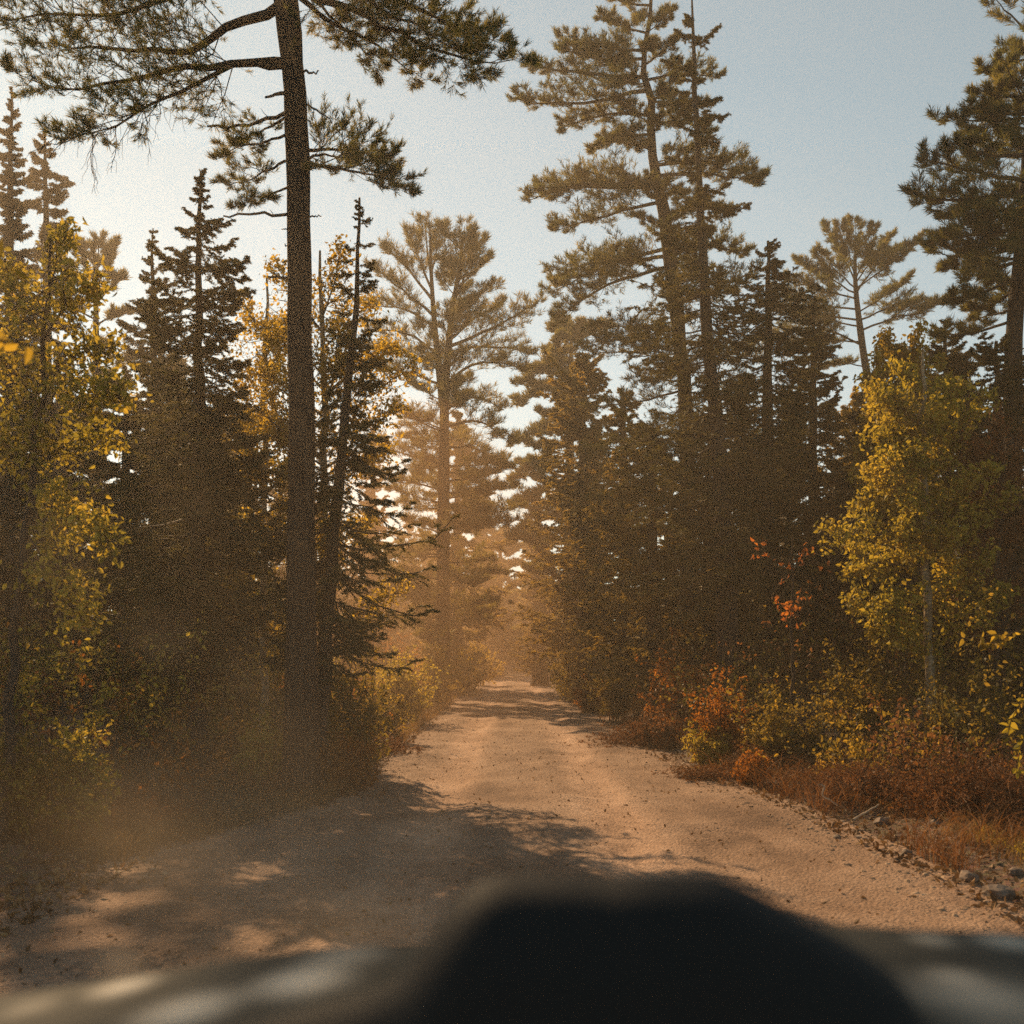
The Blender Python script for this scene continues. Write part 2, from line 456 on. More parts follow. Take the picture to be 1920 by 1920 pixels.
# ------------------------------------------------------------------ trees
def base_on_ground(pts):
    """carry a trunk line down to the soil"""
    p = pts[-1].copy(); q = pts[-2]
    g = float(ground_z(p[0], p[1])) - 0.15
    if p[2] > g:
        dr = (p - q) / max(np.linalg.norm(p - q), 1e-6)
        if dr[2] < -0.2: p = p + dr * ((g - p[2]) / dr[2])
        p[2] = g
        pts = np.vstack([pts, p])
    else:
        pts[-1, 2] = g
    return pts


def trunk_line(d, px, n=26, rng=None, jit=0.0):
    """px: rows (x, y, width) from the top down; returns points and radii"""
    a = np.asarray(px, float)
    pts = np.array([W(x, y, d) for x, y, w in a]); rad = a[:, 2] * 0.5 * d / FPX
    k = len(pts); pts = base_on_ground(pts)
    if len(pts) > k: rad = np.append(rad, rad[-1] * 1.15)
    P = polyres(np.column_stack([pts, rad]), n)
    if rng is not None and jit: P[1:-1, :2] += rng.normal(0, jit, (n - 2, 2))
    return P[:, :3], np.maximum(P[:, 3], 0.006)


def trunk_mesh(P, R, sides, rng):
    mb = MB(); R = R.copy()
    R = R * (1 + rng.normal(0, 0.03, len(R)))
    R[-2:] *= np.array([1.12, 1.4])
    tubes(mb, P, R, sides)
    return mb


def limb_foliage(rng, wood, fol, Ps, sp):
    """grow side shoots and needle bundles on limb lines Ps (list of (S,3))"""
    for P in Ps:
        P = P[None]; L = plen(P)
        if L[0] < 0.12: continue
        k = max(3, int(L[0] * sp['k2']))
        s2 = sprout(rng, P, k, sp.get('t0', 0.2), 1.0, sp.get('ang', 0.95), sp.get('f2', 0.42), flat=sp.get('flat', 0.35), up=sp.get('up', 0.15), curve=sp.get('curve', 0.1), S=4)
        s3 = sprout(rng, s2, sp['k3'], 0.25, 1.0, 0.8, sp.get('f3', 0.5), flat=0.5, up=sp.get('up', 0.15) + 0.05, curve=0.15, S=3, taper=0.5)
        l2 = plen(s2)
        tubes(wood, s2, np.outer(np.clip(0.010 * l2, 0.003, 0.016) * sp.get('tw', 1.0), [1, 0.8, 0.55, 0.3]), 3)
        tubes(wood, s3, np.outer(np.full(len(s3), 0.0032 * sp.get('tw', 1.0)), [1, 0.8, 0.5]), 3)
        for S_, ts in ((s3, sp['t3']), (s2, (1.0, 0.82)), (P, (1.0, 0.96, 0.9))):
            t = np.tile(np.array(ts)[None], (len(S_), 1)) - rng.random((len(S_), len(ts))) * 0.1
            keep = rng.random(t.shape) < sp.get('keep', 1.0)
            c, dd = interp(S_, t)
            c = c[keep]; dd = norm(dd[keep] + np.array([0, 0, sp.get('lift', 0.35)]))
            tufts(fol, rng, c, dd, sp['len'], sp['n'], sp['w'], sp.get('spread', 0.65))


def px_limb(d, pts, dd, n=9, rng=None):
    """limb through photo pixels at distance d, its tip dd metres nearer or farther"""
    k = len(pts)
    Q = np.array([W(x, y, d + dd * i / (k - 1)) for i, (x, y) in enumerate(pts)])
    L = np.linalg.norm(np.diff(Q, axis=0), axis=1).sum()
    return polyres(Q, n, 0.012 * L / 2, rng)


def rand_limbs(rng, P, n, t0, t1, lfun, el0, el1, az=None, curve=0.1, S=9):
    out = []
    for i in range(n):
        t = t0 + (t1 - t0) * (i + rng.random()) / n
        c, _ = interp(P[None], np.array([[t]])); c = c[0, 0]
        a = rng.random() * 2 * PI if az is None else az[0] + (az[1] - az[0]) * rng.random()
        el = el0 + (el1 - el0) * t + rng.normal(0, 0.1)
        L = lfun(t) * rng.uniform(0.7, 1.2)
        dr = np.array([math.cos(a) * math.cos(el), math.sin(a) * math.cos(el), math.sin(el)])
        s = np.linspace(0, 1, S)
        Q = c + dr * (L * s)[:, None] + np.array([0, 0, 1.0]) * (curve * L * s ** 2)[:, None]
        Q[1:] += rng.normal(0, 0.02 * L, (S - 1, 3)) * s[1:, None]
        out.append(Q)
    return out


def wood_limbs(mb, Ps, base_r, m=6, tip=0.15):
    for P in Ps:
        L = plen(P[None])[0]
        r = base_r if not callable(base_r) else base_r(L)
        tubes(mb, P, r * np.linspace(1, tip, len(P)) ** 0.9, m)


PINE = dict(k2=12, k3=6, t3=(1.0, 0.75, 0.5), len=0.095, n=12, w=0.0075, spread=0.7, lift=0.4)
PINE_MID = dict(k2=9, k3=6, t3=(1.0, 0.7, 0.4), len=0.17, n=8, w=0.017, spread=0.65, lift=0.45)
PINE_FAR = dict(k2=8, k3=5, t3=(1.0, 0.7, 0.4), len=0.24, n=8, w=0.026, spread=0.6, lift=0.5)


def finish(root, trunk, wood, fol, mats, wood_name='branches'):
    loc = np.array(root.location)
    trunk.build('trunk', mats[0], root, True, loc)
    crown = fol.build('crown', mats[2], root, False, loc)
    if wood.n:
        wood.build('branches', mats[1], crown, True, (0, 0, 0) if False else loc)
    return root


def pine(label, seed, d, px, limbs, spec, extra=None, mats=('bark', 'twig', 'pine'), limb_r=0.05, sides=12, jit=0.0, cat='pine tree', name='pine_tree', forks=(), group=None):
    rng = np.random.default_rng(seed)
    P, R = trunk_line(d, px, 28, rng, jit)
    root = thing(name, label, cat, P[-1], group)
    tm = trunk_mesh(P, R, sides, rng)
    for fk in forks:
        FP, FR = trunk_line_free(d, fk)
        tubes(tm, FP, FR, sides)
    wood, fol = MB(), MB()
    Ls = [px_limb(d, pts, dd, 9, rng) for pts, dd in limbs]
    wood_limbs(wood, Ls, lambda L: limb_r * min(1.3, 0.35 + L * 0.28))
    limb_foliage(rng, wood, fol, Ls, spec)
    for ex in (extra or []):
        Es = rand_limbs(rng, P, *ex[:6])
        wood_limbs(wood, Es, lambda L: limb_r * min(1.0, 0.2 + L * 0.22))
        limb_foliage(rng, wood, fol, Es, dict(spec, **(ex[6] if len(ex) > 6 else {})))
    return finish(root, tm, wood, fol, [M[m] for m in mats])


def trunk_line_free(d, px, n=14):
    a = np.asarray(px, float)
    P = polyres(np.column_stack([np.array([W(x, y, d) for x, y, w in a]), a[:, 2] * 0.5 * d / FPX]), n)
    return P[:, :3], np.maximum(P[:, 3], 0.006)


def spruce(label, seed, d, px, prof, dens=14, nl=0.055, nw=0.010, n=7, droop=-0.2, keep=None, mats=('bark2', 'twig', 'spruce'), cat='spruce tree', name='spruce_tree', k2=13, k3=5, group=None, lowest=None, tipup=0.25, sides=8):
    """px trunk rows; prof: rows (y pixel, half width in pixels) of the crown outline"""
    rng = np.random.default_rng(seed)
    P, R = trunk_line(d, px, 24, rng, 0.012)
    root = thing(name, label, cat, P[-1], group)
    tm = trunk_mesh(P, R, sides, rng)
    wood, fol = MB(), MB()
    pr = np.asarray(prof, float)
    ztop = EYE - (pr[0, 0] - HZ) * d / FPX; zbot = EYE - (pr[-1, 0] - HZ) * d / FPX
    nb = int((ztop - zbot) * dens)
    B = []
    Zp = P[:, 2][::-1]
    for i in range(nb):
        z = zbot + (ztop - zbot) * (i + rng.random()) / nb
        y = HZ - (z - EYE) * FPX / d
        hw = np.interp(y, pr[:, 0], pr[:, 1]) * d / FPX
        kp = 1.0 if pr.shape[1] < 3 else np.interp(y, pr[:, 0], pr[:, 2])
        if rng.random() > kp: continue
        L = max(0.07, hw * rng.choice([1.0, 0.85, 0.65, 1.12], p=[0.4, 0.3, 0.2, 0.1]) * rng.uniform(0.85, 1.1))
        a = rng.random() * 2 * PI
        L *= 1 + 0.6 * float(vnoise(a * 0.8 + seed, z * 1.6)) + 0.25 * float(vnoise(z * 0.9 + seed * 3.1, a * 0.3))
        c = np.array([np.interp(z, Zp, P[:, 0][::-1]), np.interp(z, Zp, P[:, 1][::-1]), z])
        f = (z - zbot) / (ztop - zbot)
        el = droop + 0.55 * f ** 3 + rng.normal(0, 0.2)
        dr = np.array([math.cos(a) * math.cos(el), math.sin(a) * math.cos(el), math.sin(el)])
        s = np.linspace(0, 1, 6)
        Q = c + dr * (L * s)[:, None] + np.array([0, 0, 1]) * (L * (tipup * s ** 3 - 0.12 * s))[:, None]
        Q[1:] += rng.normal(0, 0.02 * L, (5, 3))
        B.append(Q)
    B = np.array(B); L = plen(B)
    tubes(wood, B, np.clip(0.012 * L, 0.004, 0.03)[:, None] * np.linspace(1, 0.2, 6)[None], 4)
    s2 = sprout(rng, B, k2, 0.15, 1.0, 0.9, 0.42, flat=0.25, up=-0.12, curve=-0.1, S=4, taper=0.75)
    s3 = sprout(rng, s2, k3, 0.2, 0.95, 0.75, 0.45, flat=0.4, up=-0.1, curve=0, S=3, taper=0.6)
    l2 = plen(s2)
    tubes(wood, s2, np.outer(np.clip(0.008 * l2, 0.0025, 0.008), [1, .8, .5, .3]), 3)
    for S_, ts in ((s3, (1.0, 0.75, 0.5, 0.25)), (s2, (1.0, 0.88, 0.76, 0.64, 0.52, 0.4, 0.28)), (B, (1.0, 0.95, 0.9, 0.85, 0.8, 0.75, 0.7))):
        t = np.tile(np.array(ts)[None], (len(S_), 1)) - rng.random((len(S_), len(ts))) * 0.12
        c, dd = interp(S_, t); c = c.reshape(-1, 3); dd = dd.reshape(-1, 3)
        pk = np.repeat(np.clip(L / 0.7, 0.2, 1), len(c) // len(L)) * (1.0 if keep is None else keep)
        lq = np.repeat(np.clip(0.4 + L / 0.8, 0.45, 1), len(pk) // len(L))
        q = rng.random(len(c)) < pk; c = c[q]; dd = dd[q]; lq = lq[q]
        tufts(fol, rng, c, dd, (nl * 0.8 * lq)[:, None, None], max(4, n - 2), nw * 0.85, 0.6, 1.6)
    # leader
    top = P[:6]
    c, dd = interp(top[None], np.linspace(0, 1, 14)[None]); tufts(fol, rng, c[0], -dd[0], nl * 0.7, max(3, n // 2), nw, 0.9)
    return finish(root, tm, wood, fol, [M[m] for m in mats])


DENS = 2.6


def broadleaf(label, seed, d, px, limbs, leaf, lsize, mats=('birch', 'twig', 'gold'), extra=(), k2=7, k3=5, per=5, name='birch_tree', cat='birch tree', group=None, up=0.25, asp=0.65, keep=1.0, limb_r=0.03, droop=0.5):
    rng = np.random.default_rng(seed)
    P, R = trunk_line(d, px, 20, rng, 0.02)
    root = thing(name, label, cat, P[-1], group)
    tm = trunk_mesh(P, R, 9, rng)
    wood, fol = MB(), MB()
    Ls = [px_limb(d, pts, dd, 8, rng) for pts, dd in limbs]
    for ex in extra:
        Ls += rand_limbs(rng, P, *ex)
    wood_limbs(wood, Ls, lambda L: limb_r * min(1, 0.25 + L * 0.25), 5)
    for Q in Ls + [P[:8]]:
        Q = Q[None]; L = plen(Q)[0]
        s2 = sprout(rng, Q, max(4, int(L * k2 * DENS)), 0.12, 1.0, 0.85, 0.4, lens=np.array([max(L, 0.8)]), up=up, curve=0.0, S=4, radial=True)
        s3 = sprout(rng, s2, k3, 0.2, 1.0, 0.85, 0.5, up=0.0, curve=-0.15, S=3, radial=True, taper=0.4)
        tubes(wood, s2, np.outer(np.full(len(s2), 0.006), [1, .8, .6, .3]), 3)
        tubes(wood, s3, np.outer(np.full(len(s3), 0.003), [1, .8, .5]), 3)
        for S_, k in ((s3, per + 2), (s2, per + 2)):
            t = rng.random((len(S_), k)); c, dd = interp(S_, t)
            q = rng.random(len(S_) * k) < keep
            c = (c + rng.normal(0, 0.05, c.shape)).reshape(-1, 3)[q]
            leaves(fol, rng, c, lsize, asp, droop)
    return finish(root, tm, wood, fol, [M[m] for m in mats])


def bush(label, seed, d, pxx, top, half, mat, lsize=0.06, stems=14, per=5, base_y=None, name='leafy_bush', cat='bush', spread=0.5, k2=9, k3=3, depth=None, group=None, keep=1.0):
    """pxx centre column, top row, half width in pixels, standing on the ground at distance d"""
    rng = np.random.default_rng(seed)
    x = (pxx - 960) * d / FPX; z0 = float(ground_z(x, d)) - 0.05
    h = EYE - (top - HZ) * d / FPX - z0; hw = half * d / FPX
    root = thing(name, label, cat, (x, d, z0), group)
    wood, fol = MB(), MB()
    s = np.linspace(0, 1, 7); Ps = []
    for i in range(stems):
        a = rng.random() * 2 * PI; rr = hw * math.sqrt(rng.random()) ; hh = h * rng.uniform(0.55, 1.0) * (1 - 0.45 * (rr / hw) ** 2)
        b = np.array([x + rng.normal(0, hw * 0.22), d + rng.normal(0, hw * 0.2), z0])
        e = np.array([x + rr * math.cos(a), d + rr * math.sin(a) * (depth or 0.9), z0 + hh])
        Q = b + (e - b) * (s ** np.array([[1.4], [1.4], [0.85]])).T
        Q[1:] += rng.normal(0, 0.02 * h, (6, 3)); Ps.append(Q)
    Ps = np.array(Ps)
    tubes(wood, Ps, np.full((stems, 1), 0.009) * np.linspace(1, 0.3, 7)[None], 4)
    s2 = sprout(rng, Ps, k2, 0.12, 1.0, 0.85, 0.32, up=0.15, curve=-0.05, S=4, radial=True, taper=0.5)
    s3 = sprout(rng, s2, k3, 0.2, 1.0, 0.8, 0.5, up=0.05, curve=-0.1, S=3, radial=True, taper=0.4)
    tubes(wood, s2, np.outer(np.full(len(s2), 0.0045), [1, .8, .6, .3]), 3)
    tubes(wood, s3, np.outer(np.full(len(s3), 0.0025), [1, .8, .5]), 3)
    for S_, k in ((s3, per), (s2, per), (Ps, per)):
        t = rng.random((len(S_), k)); c, _ = interp(S_, t); c = (c + rng.normal(0, 0.02, c.shape)).reshape(-1, 3)
        c = c[rng.random(len(c)) < keep]
        leaves(fol, rng, c, lsize, 0.62, 0.4)
    loc = np.array(root.location)
    wood.build('stems', M['twig'], root, True, loc)
    fol.build('foliage', M[mat], root, False, loc)
    return root


# ---- big white pine left of the road
rng = np.random.default_rng(11)
dA = 12.2
P, R = trunk_line(dA, [(505, -760, 12), (515, -450, 26), (526, -200, 36), (538, 0, 44), (550, 130, 43), (558, 300, 43), (561, 500, 45), (564, 700, 47), (565, 900, 51), (565, 1150, 56), (564, 1400, 66)], 40, rng, 0.006)
root = thing('pine_tree', 'huge white pine with a thick bare trunk and broad high limbs left of the road', 'pine tree', P[-1])
loc = np.array(root.location)
trunk_mesh(P, R, 18, rng).build('trunk', M['bark'], root, True, loc)
limbsA = [
    ([(532, 6), (470, 30), (420, 55), (375, 85), (310, 95), (200, 90), (60, 80)], 0.6, 0.085),
    ([(548, 118), (480, 120), (420, 121), (340, 128), (240, 150), (120, 165), (30, 135)], -0.5, 0.075),
    ([(545, 122), (440, 124), (360, 160), (300, 185), (235, 222), (170, 250), (110, 262)], -1.1, 0.055),
    ([(520, -120), (420, -60), (330, -5), (240, 20), (100, 32), (-60, 40)], 0.8, 0.07),
    ([(515, -330), (400, -200), (280, -120), (140, -60), (-40, -40)], -1.2, 0.07),
    ([(545, -60), (600, -5), (660, 15), (720, 48), (790, 85), (870, 112), (970, 108)], -0.4, 0.075),
    ([(545, -90), (640, -40), (720, -10), (800, 20), (900, 70)], 1.0, 0.06),
    ([(548, -30), (600, 30), (680, 70), (740, 110), (800, 150)], 0.9, 0.05),
    ([(530, -260), (620, -200), (700, -140), (800, -60)], -1.3, 0.06),
    ([(545, -80), (680, 0), (800, 60), (905, 128)], -0.9, 0.045),
    ([(545, -40), (650, 60), (720, 140)], 0.5, 0.035),
    ([(540, -130), (650, -60), (760, 5), (860, 55), (950, 92)], 0.4, 0.05),
    ([(560, 300), (620, 312), (690, 325), (762, 352)], -0.5, 0.04),
    ([(560, 285), (630, 280), (700, 290), (745, 300)], 0.4, 0.035),
    ([(560, 310), (600, 290), (660, 300), (720, 330)], 1.0, 0.03),
    ([(555, 205), (520, 230), (470, 255), (420, 280)], 0.5, 0.03),
    ([(557, 245), (500, 265), (450, 275), (410, 298)], -0.4, 0.03),
    ([(557, 300), (510, 315), (470, 335), (420, 350)], 0.8, 0.028),
    ([(558, 340), (520, 360), (480, 370), (450, 385)], -0.7, 0.025),
]
wood, fol = MB(), MB()
Ls = []
for pts, dd, rr in limbsA:
    Q = px_limb(dA, pts, dd, 14, rng); Ls.append(Q)
    lm = MB(); tubes(lm, Q, 0.72 * rr * np.linspace(1, 0.08, 14) ** 1.15, 8); lm.build('limb', M['bark'], root, True, loc)
limb_foliage(rng, wood, fol, Ls[:12], dict(PINE, k2=13, k3=7, f2=0.30, t0=0.22, lift=0.15, keep=0.7, n=11, len=0.10, flat=0.7))
limb_foliage(rng, wood, fol, Ls[12:15], dict(PINE, k2=12, k3=6, f2=0.5, t0=0.12, flat=0.6))
limb_foliage(rng, wood, fol, Ls[15:], dict(PINE, k2=9, k3=5, f2=0.4, t0=0.3, keep=0.8))
Es = rand_limbs(rng, P, 26, 0.02, 0.26, lambda t: 1.2 + 7 * t, 0.5, 0.05)
for Q in Es:
    tubes(wood, Q, 0.035 * np.linspace(1, 0.12, len(Q)), 5)
limb_foliage(rng, wood, fol, Es, dict(PINE_MID, f2=0.3, t0=0.4, keep=0.8))
# bare drooping twigs under the long left limb
bt = sprout(rng, Ls[2][None], 16, 0.45, 1.0, 0.9, 0.22, flat=1.2, up=-0.5, curve=-0.3, S=6, taper=0.3)
bt2 = sprout(rng, bt, 5, 0.2, 0.95, 0.6, 0.5, up=-0.4, curve=-0.2, S=5, radial=True)
tubes(wood, bt, np.outer(np.full(len(bt), 0.007), np.linspace(1, 0.3, 6)), 3); tubes(wood, bt2, np.outer(np.full(len(bt2), 0.0035), np.linspace(1, 0.4, 5)), 3)
crown = fol.build('crown', M['pine'], root, False, loc)
wood.build('branches', M['twig'], crown, True, loc)
for pts, dd, rr in [
    ([(550, 173), (525, 176), (499, 181)], -0.2, 0.028), ([(554, 205), (510, 222), (470, 233), (435, 237), (390, 234)], 0.3, 0.026),
    ([(558, 402), (520, 402), (470, 401), (415, 405)], -0.3, 0.020), ([(575, 196), (598, 208), (622, 229)], -0.3, 0.014), ([(565, 134), (585, 137), (597, 131)], 0.1, 0.016),
    ([(575, 405), (592, 406), (602, 407)], 0.1, 0.012), ([(552, 521), (525, 519), (505, 520)], -0.2, 0.022), ([(555, 490), (540, 488), (528, 492)], 0.2, 0.014), ([(560, 460), (545, 463), (533, 458)], -0.2, 0.012), ([(560, 432), (545, 430), (530, 431)], 0.2, 0.012)]:
    sm = MB(); Q = px_limb(dA, pts, dd, 10, rng); Q[2:] += rng.normal(0, 0.008, (8, 3))
    tubes(sm, Q, rr * np.linspace(1, 0.45, 10), 6)
    if len(pts) > 3:
        tw = sprout(rng, Q[None], 5, 0.3, 1.0, 1.0, 0.12, S=3, radial=True); tubes(sm, tw, np.outer(np.full(len(tw), 0.006), [1, .7, .3]), 3)
    sm.build('dead_branch', M['bark2'], root, True, loc)

# ---- firs and spruces left
spruce('dense dark fir with a ragged pointed top left of the big trunk', 21, 13.5,
       [(376, 320, 3), (374, 420, 9), (373, 600, 14), (371, 800, 22), (370, 1050, 30), (369, 1350, 36)],
       [(322, 12, .8), (380, 32, .75), (450, 68, .75), (520, 98, .8), (600, 110, .85), (700, 125, .9), (800, 155, 1), (900, 185, 1), (1000, 200, 1), (1150, 190, 1), (1250, 150, 1)], dens=40, nl=0.058, nw=0.012, n=9, cat='fir tree', name='fir_tree', k2=13, keep=0.9)
spruce('slim young spruce showing only its tip beside the ragged fir', 22, 19,
       [(287, 428, 2), (287, 560, 8), (287, 800, 14), (287, 1200, 20)], [(430, 5), (480, 18), (540, 40), (620, 60), (750, 80), (900, 95), (1100, 90)], dens=21, nl=0.08, nw=0.015)
spruce('leaning dark spruce with a half bare spire right behind the big trunk', 23, 12.9,
       [(674, 372, 4), (671, 470, 7), (667, 570, 10), (656, 680, 14), (642, 850, 19), (622, 1050, 23), (604, 1300, 27)],
       [(376, 10, .7), (430, 26, .6), (500, 42, .5), (560, 46, .4), (620, 66, .5), (680, 90, .7), (780, 115, .8), (900, 150, .9), (1000, 190, 1), (1060, 200, 1), (1150, 180, 1), (1230, 130, 1)], dens=34, nl=0.055, nw=0.011, n=8, droop=-0.42, tipup=0.35, k2=11, keep=0.75)
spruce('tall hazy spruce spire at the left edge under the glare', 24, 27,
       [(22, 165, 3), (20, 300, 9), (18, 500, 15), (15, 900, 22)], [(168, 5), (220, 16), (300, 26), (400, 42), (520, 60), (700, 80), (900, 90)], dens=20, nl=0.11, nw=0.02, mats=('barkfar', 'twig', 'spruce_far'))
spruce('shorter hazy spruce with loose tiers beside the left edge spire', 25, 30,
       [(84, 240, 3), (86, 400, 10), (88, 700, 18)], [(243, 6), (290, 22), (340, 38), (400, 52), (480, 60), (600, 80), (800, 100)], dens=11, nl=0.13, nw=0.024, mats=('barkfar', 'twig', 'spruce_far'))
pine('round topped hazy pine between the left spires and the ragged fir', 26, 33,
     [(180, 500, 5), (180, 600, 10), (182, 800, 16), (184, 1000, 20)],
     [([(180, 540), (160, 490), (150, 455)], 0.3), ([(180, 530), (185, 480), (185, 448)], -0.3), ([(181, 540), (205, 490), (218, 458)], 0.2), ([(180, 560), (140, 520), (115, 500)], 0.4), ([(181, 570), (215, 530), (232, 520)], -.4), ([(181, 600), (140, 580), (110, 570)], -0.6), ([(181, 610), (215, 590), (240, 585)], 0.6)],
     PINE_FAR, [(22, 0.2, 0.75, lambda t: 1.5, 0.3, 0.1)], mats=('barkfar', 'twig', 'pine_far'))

# ---- forked pine beyond, left of the sky gap
pine('tall forked pine with twin stems and upswept crown left of the sky gap', 27, 35,
     [(868, 440, 4), (862, 500, 7), (850, 570, 10), (842, 640, 13), (834, 740, 17), (832, 900, 22), (830, 1180, 27)],
     [([(850, 570), (880, 500), (900, 452)], 0.5), ([(848, 560), (870, 480), (872, 425)], -0.4), ([(855, 540), (890, 510), (920, 480)], 0.3), ([(846, 590), (890, 560), (930, 530)], -0.5),
      ([(808, 520), (800, 460), (798, 408)], 0.3), ([(808, 540), (780, 470), (760, 430)], -0.3), ([(808, 520), (820, 460), (828, 425)], 0.4), ([(809, 560), (760, 500), (722, 465)], 0.5), ([(810, 590), (750, 540), (700, 500)], -0.5), ([(812, 610), (760, 580), (690, 570)], 0.6),
      ([(840, 650), (900, 625), (950, 600), (1006, 568)], -0.8), ([(840, 640), (900, 590), (940, 570)], 0.5), ([(838, 690), (880, 655), (940, 650), (995, 662)], 0.6), ([(836, 720), (880, 685), (930, 680), (985, 690)], -0.5),
      ([(820, 660), (760, 625), (690, 615)], -0.7), ([(822, 690), (770, 670), (700, 655)], 0.8), ([(825, 720), (770, 700), (710, 690)], 0.2), ([(832, 770), (890, 745), (945, 770)], 0.8), ([(832, 800), (900, 790), (958, 830)], -0.9), ([(832, 840), (890, 840), (950, 880)], 0.5)],
     dict(PINE_FAR, k2=9, n=7, w=0.018, keep=0.75, spread=0.75), [(48, 0.42, 0.86, lambda t: 2.3 - 0.2 * t, 0.1, -0.1), (26, 0.02, 0.42, lambda t: 0.9 + 1.4 * t, 0.7, 0.3)], mats=('barkfar', 'twig', 'pine_far'), limb_r=0.05,
     forks=[[(806, 425, 3), (809, 520, 7), (814, 600, 10), (822, 680, 13), (831, 760, 16)]])

# ---- golden birches behind the big trunk
broadleaf('golden leaved birch glowing behind the big pine trunk', 31, 14.2,
          [(600, 470, 4), (602, 600, 9), (606, 800, 13), (610, 1200, 16)],
          [([(602, 620), (560, 560), (520, 500)], 0.5), ([(602, 600), (630, 520), (640, 460)], -0.4), ([(603, 660), (660, 600), (700, 560)], 0.4), ([(603, 700), (540, 640), (480, 600)], -0.6), ([(604, 740), (680, 690), (740, 650)], 0.5), ([(604, 780), (530, 730), (470, 690)], 0.3), ([(605, 840), (690, 800), (750, 770)], -0.5), ([(605, 860), (540, 830), (480, 800)], 0.6), ([(606, 900), (660, 880), (720, 850)], 0.5)],
          0, 0.058, mats=('birch', 'twig', 'gold'), extra=[(16, 0.25, 0.75, lambda t: 1.3, 0.6, 0.3)], k2=7, k3=4, per=4, keep=0.8)
broadleaf('smaller golden birch seen between the ragged fir and the big trunk', 32, 15.5,
          [(500, 520, 4), (498, 700, 8), (495, 1000, 12), (492, 1250, 14)], [([(498, 640), (470, 590), (450, 560)], 0.3), ([(498, 700), (530, 650), (545, 600)], -0.3)],
          0, 0.058, mats=('birch', 'twig', 'gold'), extra=[(24, 0.1, 0.85, lambda t: 1.0, 0.7, 0.2)], k2=6, k3=4, per=3)

# ---- yellow green tree at the left edge
broadleaf('leafy yellow green maple filling the left edge', 33, 9.0,
          [(95, 440, 4), (85, 620, 8), (60, 900, 12), (30, 1200, 17), (10, 1450, 22)],
          [([(80, 640), (130, 560), (190, 530)], -0.4), ([(75, 720), (150, 660), (220, 650)], 0.3), ([(70, 800), (150, 750), (235, 740)], -0.5), ([(62, 880), (130, 830), (210, 820)], 0.4), ([(55, 940), (120, 960), (200, 1010)], -0.6), ([(50, 1000), (110, 1080), (170, 1160)], -0.4), ([(80, 640), (40, 560), (10, 500)], 0.3), ([(72, 760), (30, 700), (-10, 650)], -0.3), ([(88, 560), (110, 480), (125, 430)], 0.2), ([(60, 900), (20, 840), (-30, 800)], 0.2), ([(45, 1040), (90, 1000), (150, 960)], 0.6)],
          0, 0.062, mats=('bark2', 'twig', 'yelgreen'), k2=9, k3=5, per=2, name='maple_tree', keep=0.85, cat='maple tree', up=0.1, limb_r=0.022)
# near sprig of blurred leaves at the left edge
rng = np.random.default_rng(34)
c0 = W(-60, 600, 3.6)
root = thing('leafy_sprig', 'near blurred sprig of yellow leaves poking in at the left edge', 'branch', c0)
wd, fl = MB(), MB()
for q in ([(-90, 700), (-30, 640), (20, 640), (52, 650)], [(-90, 620), (-40, 520), (0, 480), (25, 500)]):
    Q = px_limb(3.6, q, 0.1, 8, rng); tubes(wd, Q, np.linspace(0.006, 0.002, 8), 5)
    cc, _ = interp(Q[None], np.linspace(0.3, 1, 8)[None]); leaves(fl, rng, cc[0], 0.085, 0.55, 0.4)
wd.build('twig', M['twig'], root, True, c0); fl.build('leaves', M['gold'], root, False, c0)

